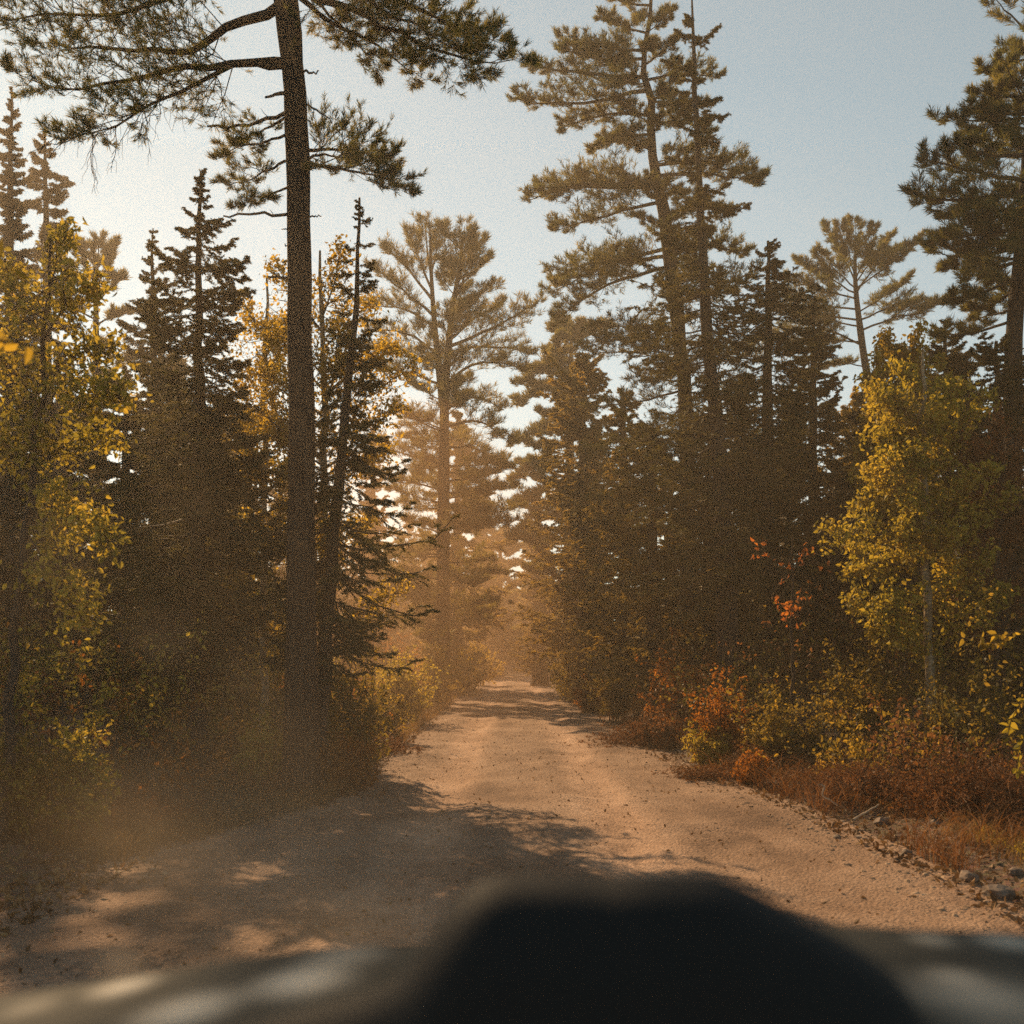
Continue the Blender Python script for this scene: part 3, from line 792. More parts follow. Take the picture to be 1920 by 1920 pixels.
# ---- right of the road: the crooked pine and the dead topped spruce
pine('tall crooked pine with long layered limbs reaching left over the road', 41, 26,
     [(1226, -70, 3), (1222, -10, 6), (1216, 60, 9), (1204, 118, 11), (1212, 160, 13), (1226, 205, 15), (1219, 262, 16), (1228, 320, 19), (1243, 390, 23), (1254, 470, 26), (1266, 560, 28), (1275, 650, 24), (1285, 760, 27), (1290, 1000, 31), (1292, 1220, 35)],
     [([(1220, 10), (1175, 5), (1125, -12)], 0.4), ([(1214, 62), (1165, 50), (1122, 30)], -0.4), ([(1205, 95), (1130, 88), (1050, 72)], 0.3), ([(1206, 110), (1130, 112), (1055, 92)], -0.5),
      ([(1210, 146), (1120, 140), (1040, 128), (995, 122)], 0.5), ([(1214, 170), (1110, 190), (1040, 192), (972, 186)], -0.4), ([(1222, 218), (1150, 212), (1095, 225), (1050, 236)], 0.3), ([(1220, 252), (1165, 258), (1110, 285)], -0.4), ([(1221, 280), (1180, 270), (1125, 262)], 0.7),
      ([(1232, 342), (1150, 345), (1070, 350), (995, 375)], -0.4), ([(1236, 352), (1150, 352), (1060, 350), (1005, 352)], 0.6), ([(1242, 378), (1170, 395), (1100, 415), (1040, 432)], 0.2),
      ([(1253, 465), (1180, 485), (1110, 510), (1040, 545)], -0.5), ([(1256, 480), (1180, 490), (1100, 495), (1035, 520)], 0.6), ([(1256, 500), (1150, 530), (1080, 570), (1045, 595)], 0.1),
      ([(1216, 40), (1245, 25), (1265, 15)], 0.3), ([(1212, 120), (1250, 90), (1275, 70)], -0.3), ([(1212, 150), (1270, 140), (1345, 145)], 0.5), ([(1222, 190), (1280, 200), (1330, 195)], -0.5), ([(1222, 230), (1280, 230), (1335, 245)], 0.4),
      ([(1228, 310), (1310, 300), (1370, 318), (1432, 335)], -0.4), ([(1232, 330), (1320, 325), (1390, 335), (1425, 345)], 0.5), ([(1245, 400), (1310, 390), (1370, 400)], -0.6), ([(1256, 480), (1330, 460), (1400, 480)], 0.7)],
     dict(PINE_MID, k2=13, k3=6, f2=0.34, t0=0.08, n=9, w=0.0135, len=0.15, keep=1.0, spread=0.75), [(30, 0.05, 0.5, lambda t: 0.7 + 1.2 * t, 0.2, 0.0, dict(keep=0.8)), (26, 0.45, 0.72, lambda t: 2.3, 0.0, -0.25, dict(keep=0.35))],
     mats=('bark', 'twig', 'pine'), limb_r=0.042, jit=0.01)
spruce('tall dark spruce with a half dead spindly top beside the crooked pine', 42, 20,
       [(1297, -10, 3), (1300, 90, 7), (1305, 200, 11), (1309, 300, 11), (1313, 400, 15), (1319, 500, 19), (1323, 600, 23), (1332, 700, 24), (1345, 800, 28), (1356, 1000, 36), (1368, 1250, 44)],
       [(0, 10, .4), (60, 26, .6), (100, 45, .45), (180, 70, .5), (260, 85, .5), (350, 80, .55), (430, 90, .6), (500, 130, .8), (600, 150, .9), (750, 170, .9), (900, 170, 1), (1100, 150, 1)], dens=21, nl=0.085, nw=0.014, n=8, droop=-0.18, keep=0.8, k2=11, tipup=0.3)
pine('flat topped umbrella shaped pine standing clear against the sky', 43, 36,
     [(1604, 470, 4), (1603, 510, 7), (1606, 560, 10), (1612, 610, 12), (1620, 670, 13), (1632, 745, 15), (1640, 900, 18), (1645, 1150, 22)],
     [([(1604, 530), (1575, 470), (1545, 425)], 0.5), ([(1604, 520), (1585, 450), (1575, 418)], -0.6), ([(1604, 515), (1605, 450), (1603, 412)], 0.4), ([(1604, 525), (1630, 460), (1640, 420)], -0.4), ([(1605, 530), (1645, 475), (1672, 440)], 0.3), ([(1606, 540), (1670, 495), (1725, 448)], -0.5), ([(1606, 550), (1650, 490), (1690, 465)], 0.9), ([(1604, 540), (1560, 500), (1530, 470)], -0.9),
      ([(1606, 550), (1550, 520), (1490, 485)], 0.5), ([(1606, 560), (1550, 545), (1480, 520)], -0.6), ([(1608, 580), (1530, 570), (1450, 545)], 0.3), ([(1610, 600), (1530, 590), (1440, 575)], -0.4), ([(1612, 612), (1550, 600), (1480, 585)], 1.0),
      ([(1610, 585), (1650, 560), (1705, 520)], 0.5), ([(1614, 620), (1680, 595), (1730, 585), (1790, 555)], -0.5), ([(1612, 600), (1680, 575), (1750, 570)], 0.7), ([(1622, 650), (1570, 625), (1500, 615), (1420, 640)], -0.3), ([(1618, 640), (1550, 640), (1480, 650)], 0.6), ([(1625, 690), (1580, 680), (1540, 690)], 0.5), ([(1624, 680), (1660, 660), (1690, 655)], -0.5)],
     dict(PINE_FAR, k2=12, f2=0.31, t0=0.2, n=8, w=0.018, len=0.19, keep=0.9, spread=0.7, lift=0.25, flat=0.2, up=0.05), [], mats=('bark2', 'twig', 'pine'), limb_r=0.03)
pine('bulky long needled pine cut off by the right edge', 44, 19,
     [(1935, 60, 8), (1930, 200, 14), (1922, 350, 20), (1912, 500, 26), (1902, 620, 30), (1898, 800, 34), (1895, 1200, 40)],
     [([(1932, 160), (1880, 150), (1838, 128)], 0.3), ([(1932, 180), (1880, 180), (1832, 168)], -0.5), ([(1930, 210), (1890, 215), (1858, 225)], 0.4), ([(1933, 110), (1900, 115), (1870, 118)], 0.0),
      ([(1928, 280), (1860, 265), (1800, 240)], 0.5), ([(1928, 290), (1850, 290), (1785, 268)], -0.5), ([(1924, 340), (1840, 325), (1780, 310), (1728, 298)], 0.2), ([(1922, 370), (1830, 370), (1770, 375), (1715, 363)], -0.5), ([(1920, 390), (1830, 400), (1765, 410)], 0.7),
      ([(1918, 430), (1830, 440), (1760, 450)], -0.7), ([(1915, 460), (1840, 480), (1755, 455)], 0.3), ([(1912, 490), (1840, 510), (1765, 500)], 0.9), ([(1910, 520), (1850, 545), (1785, 560)], -0.4), ([(1908, 540), (1860, 570), (1810, 580)], 0.5), ([(1915, 450), (1870, 470), (1830, 530)], -1.0)],
     dict(PINE, k2=12, k3=6, len=0.16, n=9, w=0.012, f2=0.40, t0=0.1), [(44, 0.0, 0.42, lambda t: 1.3 + 0.8 * t, 0.25, -0.1, dict(k2=6))], mats=('bark', 'twig', 'pine'), limb_r=0.05)

# ---- dense conifers of the right wall
CED = dict(mats=('barkfar', 'twig', 'cedar'), cat='cedar tree', name='cedar_tree', droop=-0.1, k2=10, k3=4)
spruce('round shouldered cedar in front of the far right pines', 51, 34,
       [(1090, 684, 6), (1092, 800, 14), (1095, 1230, 26)], [(682, 38), (705, 52), (780, 66), (880, 85), (1000, 110), (1120, 125), (1230, 110)], dens=22, nl=0.13, nw=0.032, **CED)
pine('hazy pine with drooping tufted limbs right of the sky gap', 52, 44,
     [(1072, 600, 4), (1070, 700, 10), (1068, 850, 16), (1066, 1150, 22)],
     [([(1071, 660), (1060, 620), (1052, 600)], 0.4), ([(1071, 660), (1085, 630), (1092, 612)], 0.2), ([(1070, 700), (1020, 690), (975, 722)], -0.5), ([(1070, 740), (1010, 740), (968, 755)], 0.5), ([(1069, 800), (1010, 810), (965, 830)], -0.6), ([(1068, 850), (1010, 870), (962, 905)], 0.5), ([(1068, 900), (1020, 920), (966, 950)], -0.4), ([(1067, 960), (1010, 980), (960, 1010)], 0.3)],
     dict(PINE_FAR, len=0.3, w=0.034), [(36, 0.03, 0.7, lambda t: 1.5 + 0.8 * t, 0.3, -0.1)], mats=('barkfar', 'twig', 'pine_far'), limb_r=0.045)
spruce('tall narrow cedar tucked between the round cedar and the crooked pine', 53, 30,
       [(1168, 735, 6), (1170, 900, 16), (1172, 1240, 26)], [(738, 18), (780, 42), (860, 60), (960, 82), (1100, 100), (1230, 105)], dens=20, nl=0.12, nw=0.03, **CED)
spruce('broad dark cedar at the foot of the crooked pine', 54, 24,
       [(1222, 800, 8), (1224, 1000, 20), (1226, 1260, 30)], [(803, 25), (850, 60), (940, 90), (1050, 120), (1180, 130), (1280, 120)], dens=22, nl=0.10, nw=0.024, **CED)
spruce('bushy spruce with drooping sprays right of the dead topped spruce', 55, 23,
       [(1440, 452, 5), (1440, 600, 13), (1438, 800, 22), (1436, 1250, 36)], [(455, 20), (500, 50), (560, 80), (640, 95), (750, 110), (900, 125), (1050, 135), (1230, 130)], dens=24, nl=0.075, nw=0.014, n=8, keep=0.8, droop=-0.3)
spruce('dark full spruce under the umbrella shaped pine', 56, 26,
       [(1525, 575, 5), (1525, 700, 12), (1525, 900, 20), (1525, 1250, 30)], [(578, 12), (620, 36), (690, 62), (800, 90), (950, 115), (1100, 125), (1250, 125)], dens=28, nl=0.08, nw=0.017, n=8)
spruce('squat cedar below the bare stem of the umbrella shaped pine', 57, 29,
       [(1602, 745, 6), (1602, 900, 14), (1602, 1230, 26)], [(750, 30), (800, 50), (880, 75), (1000, 95), (1200, 110)], dens=18, nl=0.12, nw=0.03, **CED)
spruce('narrow dark spruce spire behind the yellow birch on the right', 58, 22,
       [(1772, 600, 4), (1774, 700, 11), (1776, 900, 20), (1778, 1250, 30)], [(603, 12), (640, 34), (680, 52), (760, 70), (900, 90), (1100, 110), (1250, 110)], dens=19, nl=0.09, nw=0.018)
spruce('broad dark spruce under the long needled pine at the right edge', 59, 17,
       [(1868, 640, 6), (1870, 800, 18), (1872, 1000, 28), (1874, 1300, 40)], [(645, 24), (690, 80), (760, 110), (900, 125), (1050, 140), (1250, 150), (1330, 140)], dens=24, nl=0.07, nw=0.013, n=8, keep=0.9)
spruce('low dark cedar by the road just beyond the far bend shrubs', 60, 44,
       [(1066, 890, 5), (1066, 1000, 12), (1066, 1220, 16)], [(893, 14), (930, 32), (1000, 50), (1100, 62), (1215, 60)], dens=18, nl=0.16, nw=0.045, **CED)

# ---- broadleaf trees on the right
broadleaf('yellow green birch with a tapering sunlit crown on the right', 61, 14,
          [(1730, 660, 5), (1732, 800, 10), (1735, 1000, 14), (1742, 1340, 18)],
          [([(1731, 760), (1700, 710), (1680, 680)], 0.4), ([(1731, 790), (1680, 760), (1640, 750)], -0.3), ([(1732, 850), (1680, 820), (1650, 800)], 0.5), ([(1733, 900), (1670, 880), (1625, 890)], -0.4), ([(1734, 950), (1660, 930), (1600, 945)], 0.4), ([(1735, 1010), (1640, 990), (1565, 1000)], -0.5), ([(1736, 1060), (1660, 1060), (1590, 1080)], 0.3), ([(1738, 1100), (1690, 1120), (1640, 1150)], -0.6), ([(1733, 880), (1770, 850), (1800, 840)], 0.3), ([(1735, 980), (1780, 960), (1820, 960)], -0.3), ([(1736, 1050), (1780, 1060), (1810, 1080)], 0.2)],
          0, 0.07, mats=('birch', 'twig', 'yelgreen'), extra=[(26, 0.15, 0.75, lambda t: 0.75 + 0.5 * t, 0.6, 0.1)], k2=8, k3=4, per=3, keep=0.85)
broadleaf('golden topped young maple behind the yellow green birch', 62, 19,
          [(1712, 655, 4), (1710, 800, 9), (1706, 1000, 13), (1704, 1250, 16)], [([(1711, 740), (1660, 700), (1640, 740)], 0.2), ([(1711, 720), (1740, 680), (1760, 670)], -0.2)],
          0, 0.085, mats=('bark2', 'twig', 'gold'), extra=[(30, 0.03, 0.5, lambda t: 0.8 + 0.6 * t, 0.6, 0.2)], k2=6, k3=4, per=4, name='maple_tree', cat='maple tree')
broadleaf('sparse red orange maple sapling glowing in the dark right of the trunk', 63, 15.5,
          [(1486, 1005, 3), (1484, 1120, 5), (1486, 1300, 8), (1490, 1400, 9)], [([(1485, 1080), (1500, 1050), (1515, 1030)], -0.1), ([(1485, 1060), (1440, 1045), (1405, 1045)], 0.1), ([(1486, 1160), (1500, 1130), (1510, 1105)], 0.1), ([(1486, 1180), (1478, 1150), (1476, 1130)], -0.1)],
          0, 0.085, mats=('bark2', 'twig', 'red'), k2=3, k3=3, per=0, keep=0.5, name='maple_sapling', cat='sapling', limb_r=0.012)
broadleaf('bare limbed brown shrub tree at the right edge', 64, 14,
          [(1880, 820, 4), (1876, 960, 8), (1870, 1150, 10), (1868, 1350, 14)], [([(1878, 920), (1850, 860), (1830, 830)], 0.2), ([(1878, 900), (1905, 850), (1920, 810)], -0.2), ([(1875, 1000), (1840, 960), (1815, 930)], 0.2), ([(1874, 1040), (1910, 990), (1935, 960)], 0.1)],
          0, 0.055, mats=('bark2', 'twig', 'rust'), extra=[(14, 0.1, 0.7, lambda t: 0.7, 0.8, 0.5)], k2=8, k3=4, per=2, name='shrub_tree', cat='shrub')

# ---- far end of the road
for i, (x, top, d, half, mat, lab) in enumerate([
    (985, 1060, 92, 45, 'gold', 'golden thicket tree closing the far end of the road'),
    (1045, 1120, 84, 26, 'yelgreen', 'pale yellow sapling beside the far right verge'),
    (930, 1100, 98, 50, 'olive', 'olive brown tree closing the far end of the road'),
    (880, 1020, 88, 60, 'orange', 'rusty hazy tree at the far left of the road end'),
    (950, 1128, 86, 40, 'olive', 'dark rounded bush where the road turns out of sight'),
    (1000, 1120, 88, 46, 'orange', 'brown orange tree behind the dark rounded far bush'),
    (890, 1110, 84, 44, 'olive', 'dull brown tree left of the dark rounded far bush'),
    (1010, 1100, 104, 60, 'olive', 'dim hazy tree behind the golden far thicket')]):
    bush(lab, 70 + i, d, x, top, half, mat, 0.17, stems=26, per=5, name='thicket_tree', cat='tree', k2=10, k3=4)

broadleaf('slender pale birch stem lit by the sun at the right edge of the far road', 79, 58, [(1039, 1040, 4), (1038, 1130, 7), (1036, 1200, 9), (1035, 1262, 11)], [([(1038, 1120), (1028, 1090), (1022, 1070)], 0.3), ([(1038, 1140), (1050, 1110), (1056, 1080)], -0.3)],
          0, 0.16, mats=('birch', 'twig', 'yelgreen'), extra=[(8, 0.05, 0.5, lambda t: 0.8, 0.5, 0.2)], k2=3, k3=3, per=1)
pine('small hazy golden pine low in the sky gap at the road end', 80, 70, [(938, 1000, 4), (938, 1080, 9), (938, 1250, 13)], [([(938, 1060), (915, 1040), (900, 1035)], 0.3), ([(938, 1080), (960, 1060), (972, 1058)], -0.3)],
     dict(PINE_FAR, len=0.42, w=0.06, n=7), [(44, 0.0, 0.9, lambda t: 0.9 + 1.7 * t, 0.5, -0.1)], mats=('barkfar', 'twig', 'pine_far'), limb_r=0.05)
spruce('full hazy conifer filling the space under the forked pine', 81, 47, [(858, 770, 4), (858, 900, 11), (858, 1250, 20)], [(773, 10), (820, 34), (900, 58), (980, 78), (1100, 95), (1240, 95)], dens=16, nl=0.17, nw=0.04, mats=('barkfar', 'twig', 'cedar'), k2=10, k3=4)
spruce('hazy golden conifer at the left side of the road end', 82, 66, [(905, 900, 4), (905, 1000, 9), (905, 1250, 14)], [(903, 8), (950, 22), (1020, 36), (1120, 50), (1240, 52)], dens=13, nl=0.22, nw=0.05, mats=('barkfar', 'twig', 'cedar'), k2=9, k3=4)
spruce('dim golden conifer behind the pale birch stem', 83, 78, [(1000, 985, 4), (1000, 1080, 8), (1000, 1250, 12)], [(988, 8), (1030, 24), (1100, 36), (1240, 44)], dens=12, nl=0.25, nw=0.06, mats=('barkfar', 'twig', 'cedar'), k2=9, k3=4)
# ---- bushes along the verges
for i, (x, top, d, half, mat, ls, st, lab) in enumerate([
    (828, 1172, 32, 48, 'gold', 0.085, 22, 'upright golden bush leaning out on the left verge beyond the spruce'),
    (760, 1195, 25, 60, 'yelgreen', 0.075, 22, 'dull yellow bush between the golden bush and the spruce'),
    (672, 1190, 14.2, 70, 'olive', 0.06, 24, 'orange gold bush at the foot of the leaning spruce'),
    (715, 1290, 19.5, 62, 'olive', 0.055, 22, 'low brown bush touching the left road edge'),
    (640, 1345, 12.8, 70, 'orange', 0.045, 20, 'rusty low bush right of the big trunk base'),
    (495, 1300, 12.4, 50, 'yelgreen', 0.05, 14, 'pale green bush just left of the big trunk base'),
    (430, 1330, 14.2, 90, 'olive', 0.045, 22, 'dim olive bush under the ragged fir'),
    (270, 1240, 13.5, 90, 'olive', 0.05, 24, 'dark tall bush left of the fir stem'),
    (150, 1230, 9.6, 60, 'yelgreen', 0.055, 12, 'slender yellow green sapling at the left verge'),
    (30, 1290, 9.2, 80, 'olive', 0.05, 22, 'dark bush in the lower left corner of the wood'),
    (1078, 1190, 33.5, 55, 'olive', 0.08, 26, 'brown bush hiding the foot of the round shouldered cedar'),
    (1060, 1205, 42, 42, 'olive', 0.09, 24, 'dim bush by the right verge short of the far sapling'),
    (900, 1195, 52, 46, 'gold', 0.11, 24, 'small golden bush at the left verge near the road end'),
    (868, 1215, 40, 50, 'olive', 0.09, 24, 'dim brown bush at the left verge below the forked pine'),
    (1105, 1270, 29, 36, 'orange', 0.07, 18, 'small orange bush at the right road edge in the middle distance'),
    (1160, 1200, 25, 70, 'olive', 0.065, 26, 'brown bush below the narrow cedar'),
    (1270, 1170, 20, 70, 'orange', 0.06, 24, 'rust and gold bush beneath the dead topped spruce'),
    (1350, 1255, 15.5, 62, 'orange', 0.055, 20, 'speckled orange bush over the right verge'),
    (1320, 1335, 15.2, 46, 'yelgreen', 0.045, 16, 'small yellow bush low on the right verge'),
    (1240, 1330, 18.5, 70, 'rust', 0.05, 22, 'reddish brown low bush on the right verge'),
    (1470, 1300, 14.5, 85, 'olive', 0.045, 24, 'dark low bush below the red maple sapling'),
    (1630, 1180, 14.5, 90, 'olive', 0.055, 28, 'olive bush beneath the yellow green birch'),
    (1410, 1405, 13.4, 50, 'orange', 0.04, 16, 'orange ground bush at the right road edge'),
    (1780, 1230, 13, 110, 'olive', 0.05, 26, 'shadowed bush under the right edge spruce')]):
    bush(lab, 90 + i, d, x, top, half, mat, ls, stems=st, per=4)

def undergrowth(name, seed, side, n, e0, e1, y0, y1, hmin, hmax, mats, label, ls=0.06):
    rng = np.random.default_rng(seed); mb = MB()
    x, y = side_points(rng, n, e0, e1, y0, y1, side, 1.3)
    l_, r_ = road_edges(y); e_ = np.where(side < 0, l_ - x, x - r_)
    h = rng.uniform(hmin, hmax, n) * np.clip(0.35 + e_ / 4, 0.35, 1)
    for i in range(n):
        z0 = float(ground_z(x[i], y[i])); k = 9
        b = np.tile(np.array([[x[i], y[i], z0]]), (k, 1)) + rng.normal(0, 0.12, (k, 3)) * [1, 1, 0]
        tip = b + np.stack([rng.normal(0, 0.42 * h[i], k), rng.normal(0, 0.42 * h[i], k), h[i] * rng.uniform(0.5, 1.0, k)], -1)
        s = np.linspace(0, 1, 5)[None, :, None]
        P = b[:, None] + (tip - b)[:, None] * s; P[:, 1:] += rng.normal(0, 0.03, (k, 4, 3))
        tubes(mb, P, np.full((k, 1), 0.006) * np.linspace(1, .4, 5)[None], 3, 0)
        s2 = sprout(rng, P, 6, 0.1, 1.0, 0.9, 0.4, S=3, radial=True, up=0.1)
        c, _ = interp(s2, rng.random((len(s2), 7))); c = c.reshape(-1, 3) + rng.normal(0, 0.04, (len(s2) * 7, 3))
        sc = 1 + 0.025 * max(0, y[i] - 12)
        leaves(mb, rng, c, ls * sc, 0.62, 0.3, 1 + int(rng.random() * (len(mats) - 1) * 0.999))
    tag(mb.build(name, [M[m] for m in mats]), label, None, kind='stuff')


undergrowth('undergrowth_left', 190, -1, 330, 0.9, 16, 9, 60, 0.7, 2.4, ['twig', 'olive', 'olive', 'orange', 'rust', 'yelgreen'], 'tangled brown and olive undergrowth filling the wood left of the road')
undergrowth('undergrowth_right', 191, 1, 360, 0.9, 16, 11, 60, 0.8, 2.8, ['twig', 'spruce', 'olive', 'cedar', 'olive', 'rust'], 'tangled dark and rusty undergrowth filling the wood right of the road')

for i, (x, top, d, half, lab) in enumerate([
    (235, 690, 20, 110, 'dark spruce filling the gap between the yellow green maple and the ragged fir'),
    (110, 640, 24, 100, 'dim spruce behind the yellow green maple'),
    (465, 760, 18.5, 95, 'short spruce between the ragged fir and the big trunk'),
    (300, 640, 27, 90, 'hazy spruce behind the slim young spruce tip'),
    (700, 800, 48, 60, 'small hazy spruce peeping out behind the leaning spruce'),
    (-40, 600, 20, 120, 'dark spruce cut off by the left edge behind the maple')]):
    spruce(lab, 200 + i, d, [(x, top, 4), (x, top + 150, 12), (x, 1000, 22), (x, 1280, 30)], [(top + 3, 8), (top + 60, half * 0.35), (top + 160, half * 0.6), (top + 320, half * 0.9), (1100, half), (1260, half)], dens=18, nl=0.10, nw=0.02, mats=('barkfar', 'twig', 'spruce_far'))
for i, (x, top, d, half, lab) in enumerate([
    (1330, 760, 27, 90, 'brown tinted cedar behind the dead topped spruce'),
    (1395, 700, 30, 80, 'cedar between the dead topped spruce and the drooping spruce'),
    (1660, 800, 24, 100, 'dark cedar behind the yellow green birch'),
    (1258, 850, 33, 85, 'cedar filling the gap right of the broad dark cedar'),
    (1012, 925, 52, 50, 'narrow hazy cedar at the right side of the sky gap'),
    (1120, 800, 40, 80, 'hazy cedar behind the round shouldered one')]):
    spruce(lab, 220 + i, d, [(x, top, 5), (x, top + 150, 14), (x, 1000, 24), (x, 1270, 30)], [(top + 3, 14), (top + 50, half * 0.45), (top + 160, half * 0.75), (1000, half), (1250, half)], dens=20, nl=0.11, nw=0.028, **CED)

# sprigs with larger leaves near the right edge
for sd, d, lines, mat, lab in [
    (120, 8.5, [[(1960, 1170), (1900, 1185), (1850, 1192), (1795, 1198)], [(1900, 1185), (1870, 1205), (1835, 1205)]], 'gold', 'thin twig of pale gold leaves against the dark at the right edge'),
    (121, 8.0, [[(1960, 1290), (1925, 1310), (1900, 1340), (1885, 1400)], [(1950, 1330), (1920, 1380), (1905, 1450)]], 'yelgreen', 'hanging twig of yellow green leaves low at the right edge')]:
    rng = np.random.default_rng(sd); wd, fl = MB(), MB(); c0 = W(*lines[0][0], d)
    root = thing('leafy_twig', lab, 'branch', c0)
    for q in lines:
        Q = px_limb(d, q, 0.2, 8, rng); tubes(wd, Q, np.linspace(0.006, 0.002, 8), 4)
        cc, _ = interp(Q[None], (0.25 + 0.75 * rng.random(16))[None]); leaves(fl, rng, cc[0], 0.07, 0.6, 0.7)
    wd.build('twig', M['twig'], root, True, c0); fl.build('leaves', M[mat], root, False, c0)


# ---- brambles: arching stems with dead leaves
def bramble(label, seed, d, x, top, half, n, mat='rust', ls=0.03, group=None):
    rng = np.random.default_rng(seed)
    X = (x - 960) * d / FPX; z0 = float(ground_z(X, d)); hw = half * d / FPX; h = EYE - (top - HZ) * d / FPX - z0
    root = thing('bramble_patch', label, 'bramble', (X, d, z0), group)
    wd, fl = MB(), MB()
    bx = X + rng.normal(0, hw * 0.5, n); by = d + rng.normal(0, hw * 0.45, n); bz = ground_z(bx, by) - 0.03
    az = rng.random(n) * 2 * PI; hh = h * rng.uniform(0.35, 1.1, n) * np.exp(-((bx - X) / hw / 1.3) ** 2); ln = hh * rng.uniform(0.4, 1.4, n)
    s = np.linspace(0, 1, 7)[None]
    Q = np.stack([bx[:, None] + np.cos(az)[:, None] * ln[:, None] * s ** 1.6, by[:, None] + np.sin(az)[:, None] * ln[:, None] * s ** 1.6, bz[:, None] + hh[:, None] * (s * 1.9 - s ** 2 * rng.uniform(0.7, 1.7, n)[:, None])], -1)
    Q[:, 1:] += rng.normal(0, 0.012, (n, 6, 3))
    tubes(wd, Q, np.outer(rng.uniform(0.002, 0.0045, n), np.linspace(1, 0.4, 7)), 3)
    s2 = sprout(rng, Q, 5, 0.25, 1.0, 0.8, 0.3, S=4, radial=True, up=0.2)
    tubes(wd, s2, np.outer(np.full(len(s2), 0.0018), [1, .8, .6, .4]), 3)
    for S_, k in ((Q, 7), (s2, 4)):
        c, _ = interp(S_, 0.2 + 0.8 * rng.random((len(S_), k))); leaves(fl, rng, c.reshape(-1, 3), ls, 0.55, 0.2)
    loc = np.array(root.location)
    wd.build('stems', M['rust'], root, False, loc); fl.build('foliage', M[mat], root, False, loc)


bramble('rust red bramble heap at the right edge above the rocks', 130, 10.2, 1850, 1395, 130, 420)
bramble('brown arching bramble left of the red heap', 131, 11.6, 1640, 1430, 100, 340)
bramble('thin rusty bramble behind the bleached stick', 132, 12.4, 1540, 1440, 70, 200)
bramble('low bramble trailing onto the right road edge', 133, 14.2, 1330, 1430, 90, 220)
bramble('far low rusty bramble on the right verge', 134, 19, 1190, 1360, 90, 220)
bramble('dim brown bramble at the left road edge below the big pine', 135, 12.6, 560, 1440, 140, 320)
bramble('sparse bramble on the left bank', 136, 10.0, 270, 1490, 120, 260)
bramble('brown bramble beside the left mid road edge', 137, 17.5, 700, 1370, 80, 240)


# ------------------------------------------------------------------ uncountable cover
def grass_patch(name, seed, n, e0, e1, y0, y1, side, h, mat, label, pw=1.5, wid=0.005):
    rng = np.random.default_rng(seed); mb = MB()
    x, y = side_points(rng, n, e0, e1, y0, y1, side, pw)
    q = vnoise(x * 0.8 + seed, y * 0.8) > -0.15
    x, y = x[q], y[q]; n = len(x); z = surf_z(x, y) - 0.01
    a = rng.random(n) * 2 * PI; hh = h * rng.uniform(0.3, 1.2, n); ln = hh * rng.uniform(0.2, 1.0, n); s = np.linspace(0, 1, 5)[None]
    Q = np.stack([x[:, None] + np.cos(a)[:, None] * ln[:, None] * s ** 2, y[:, None] + np.sin(a)[:, None] * ln[:, None] * s ** 2, z[:, None] + hh[:, None] * (s - 0.25 * s ** 3)], -1)
    strips(mb, rng, Q, np.outer(wid * (0.6 + 0.05 * y), [1, 1, .9, .6, .15]))
    tag(mb.build(name, M[mat]), label, None, kind='stuff')


grass_patch('dry_grass', 140, 9000, 0.5, 2.6, 6, 40, 1, 0.22, 'drygrass', 'dry tan grass fringing the right road edge')
grass_patch('rusty_grass', 141, 14000, 0.0, 3.0, 7, 60, 1, 0.45, 'rust', 'rust coloured weeds behind the grass on the right verge')
grass_patch('verge_grass', 142, 24000, -0.15, 2.4, 6, 60, -1, 0.28, 'drygrass', 'dry brown grass fringing the left road edge')
grass_patch('green_weeds', 143, 5000, 0.6, 3.0, 6, 12, 1, 0.14, 'yelgreen', 'short yellow green weeds below the red bramble', 1.0)

# fallen leaves
rng = np.random.default_rng(150); mb = MB()
for side in (-1, 1):
    x, y = side_points(rng, 16000, -0.3, 6, 5.5, 45, side, 1.2); C = np.stack([x, y, surf_z(x, y) + 0.012], -1)
    leaves(mb, rng, C, 0.06, 0.65, 0.0)
y = 5.0 * (40 / 5.0) ** rng.random(2600); l, r = road_edges(y); x = l + (r - l) * np.where(rng.random(2600) < 0.6, rng.random(2600) ** 2.2 * np.where(rng.random(2600) < 0.5, 1, 0) + 0.0, rng.random(2600))
leaves(mb, rng, np.stack([x, y, surf_z(x, y) + 0.008], -1), 0.038, 0.6, 0.0)
tag(mb.build('fallen_leaves', M['litter']), 'scattered brown fallen leaves on both banks', None, kind='stuff')

# gravel
PH = (1 + 5 ** 0.5) / 2
ICO = norm(np.array([(-1, PH, 0), (1, PH, 0), (-1, -PH, 0), (1, -PH, 0), (0, -1, PH), (0, 1, PH), (0, -1, -PH), (0, 1, -PH), (PH, 0, -1), (PH, 0, 1), (-PH, 0, -1), (-PH, 0, 1)], float))
ICF = np.array([(0, 11, 5), (0, 5, 1), (0, 1, 7), (0, 7, 10), (0, 10, 11), (1, 5, 9), (5, 11, 4), (11, 10, 2), (10, 7, 6), (7, 1, 8), (3, 9, 4), (3, 4, 2), (3, 2, 6), (3, 6, 8), (3, 8, 9), (4, 9, 5), (2, 4, 11), (6, 2, 10), (8, 6, 7), (9, 8, 1)])


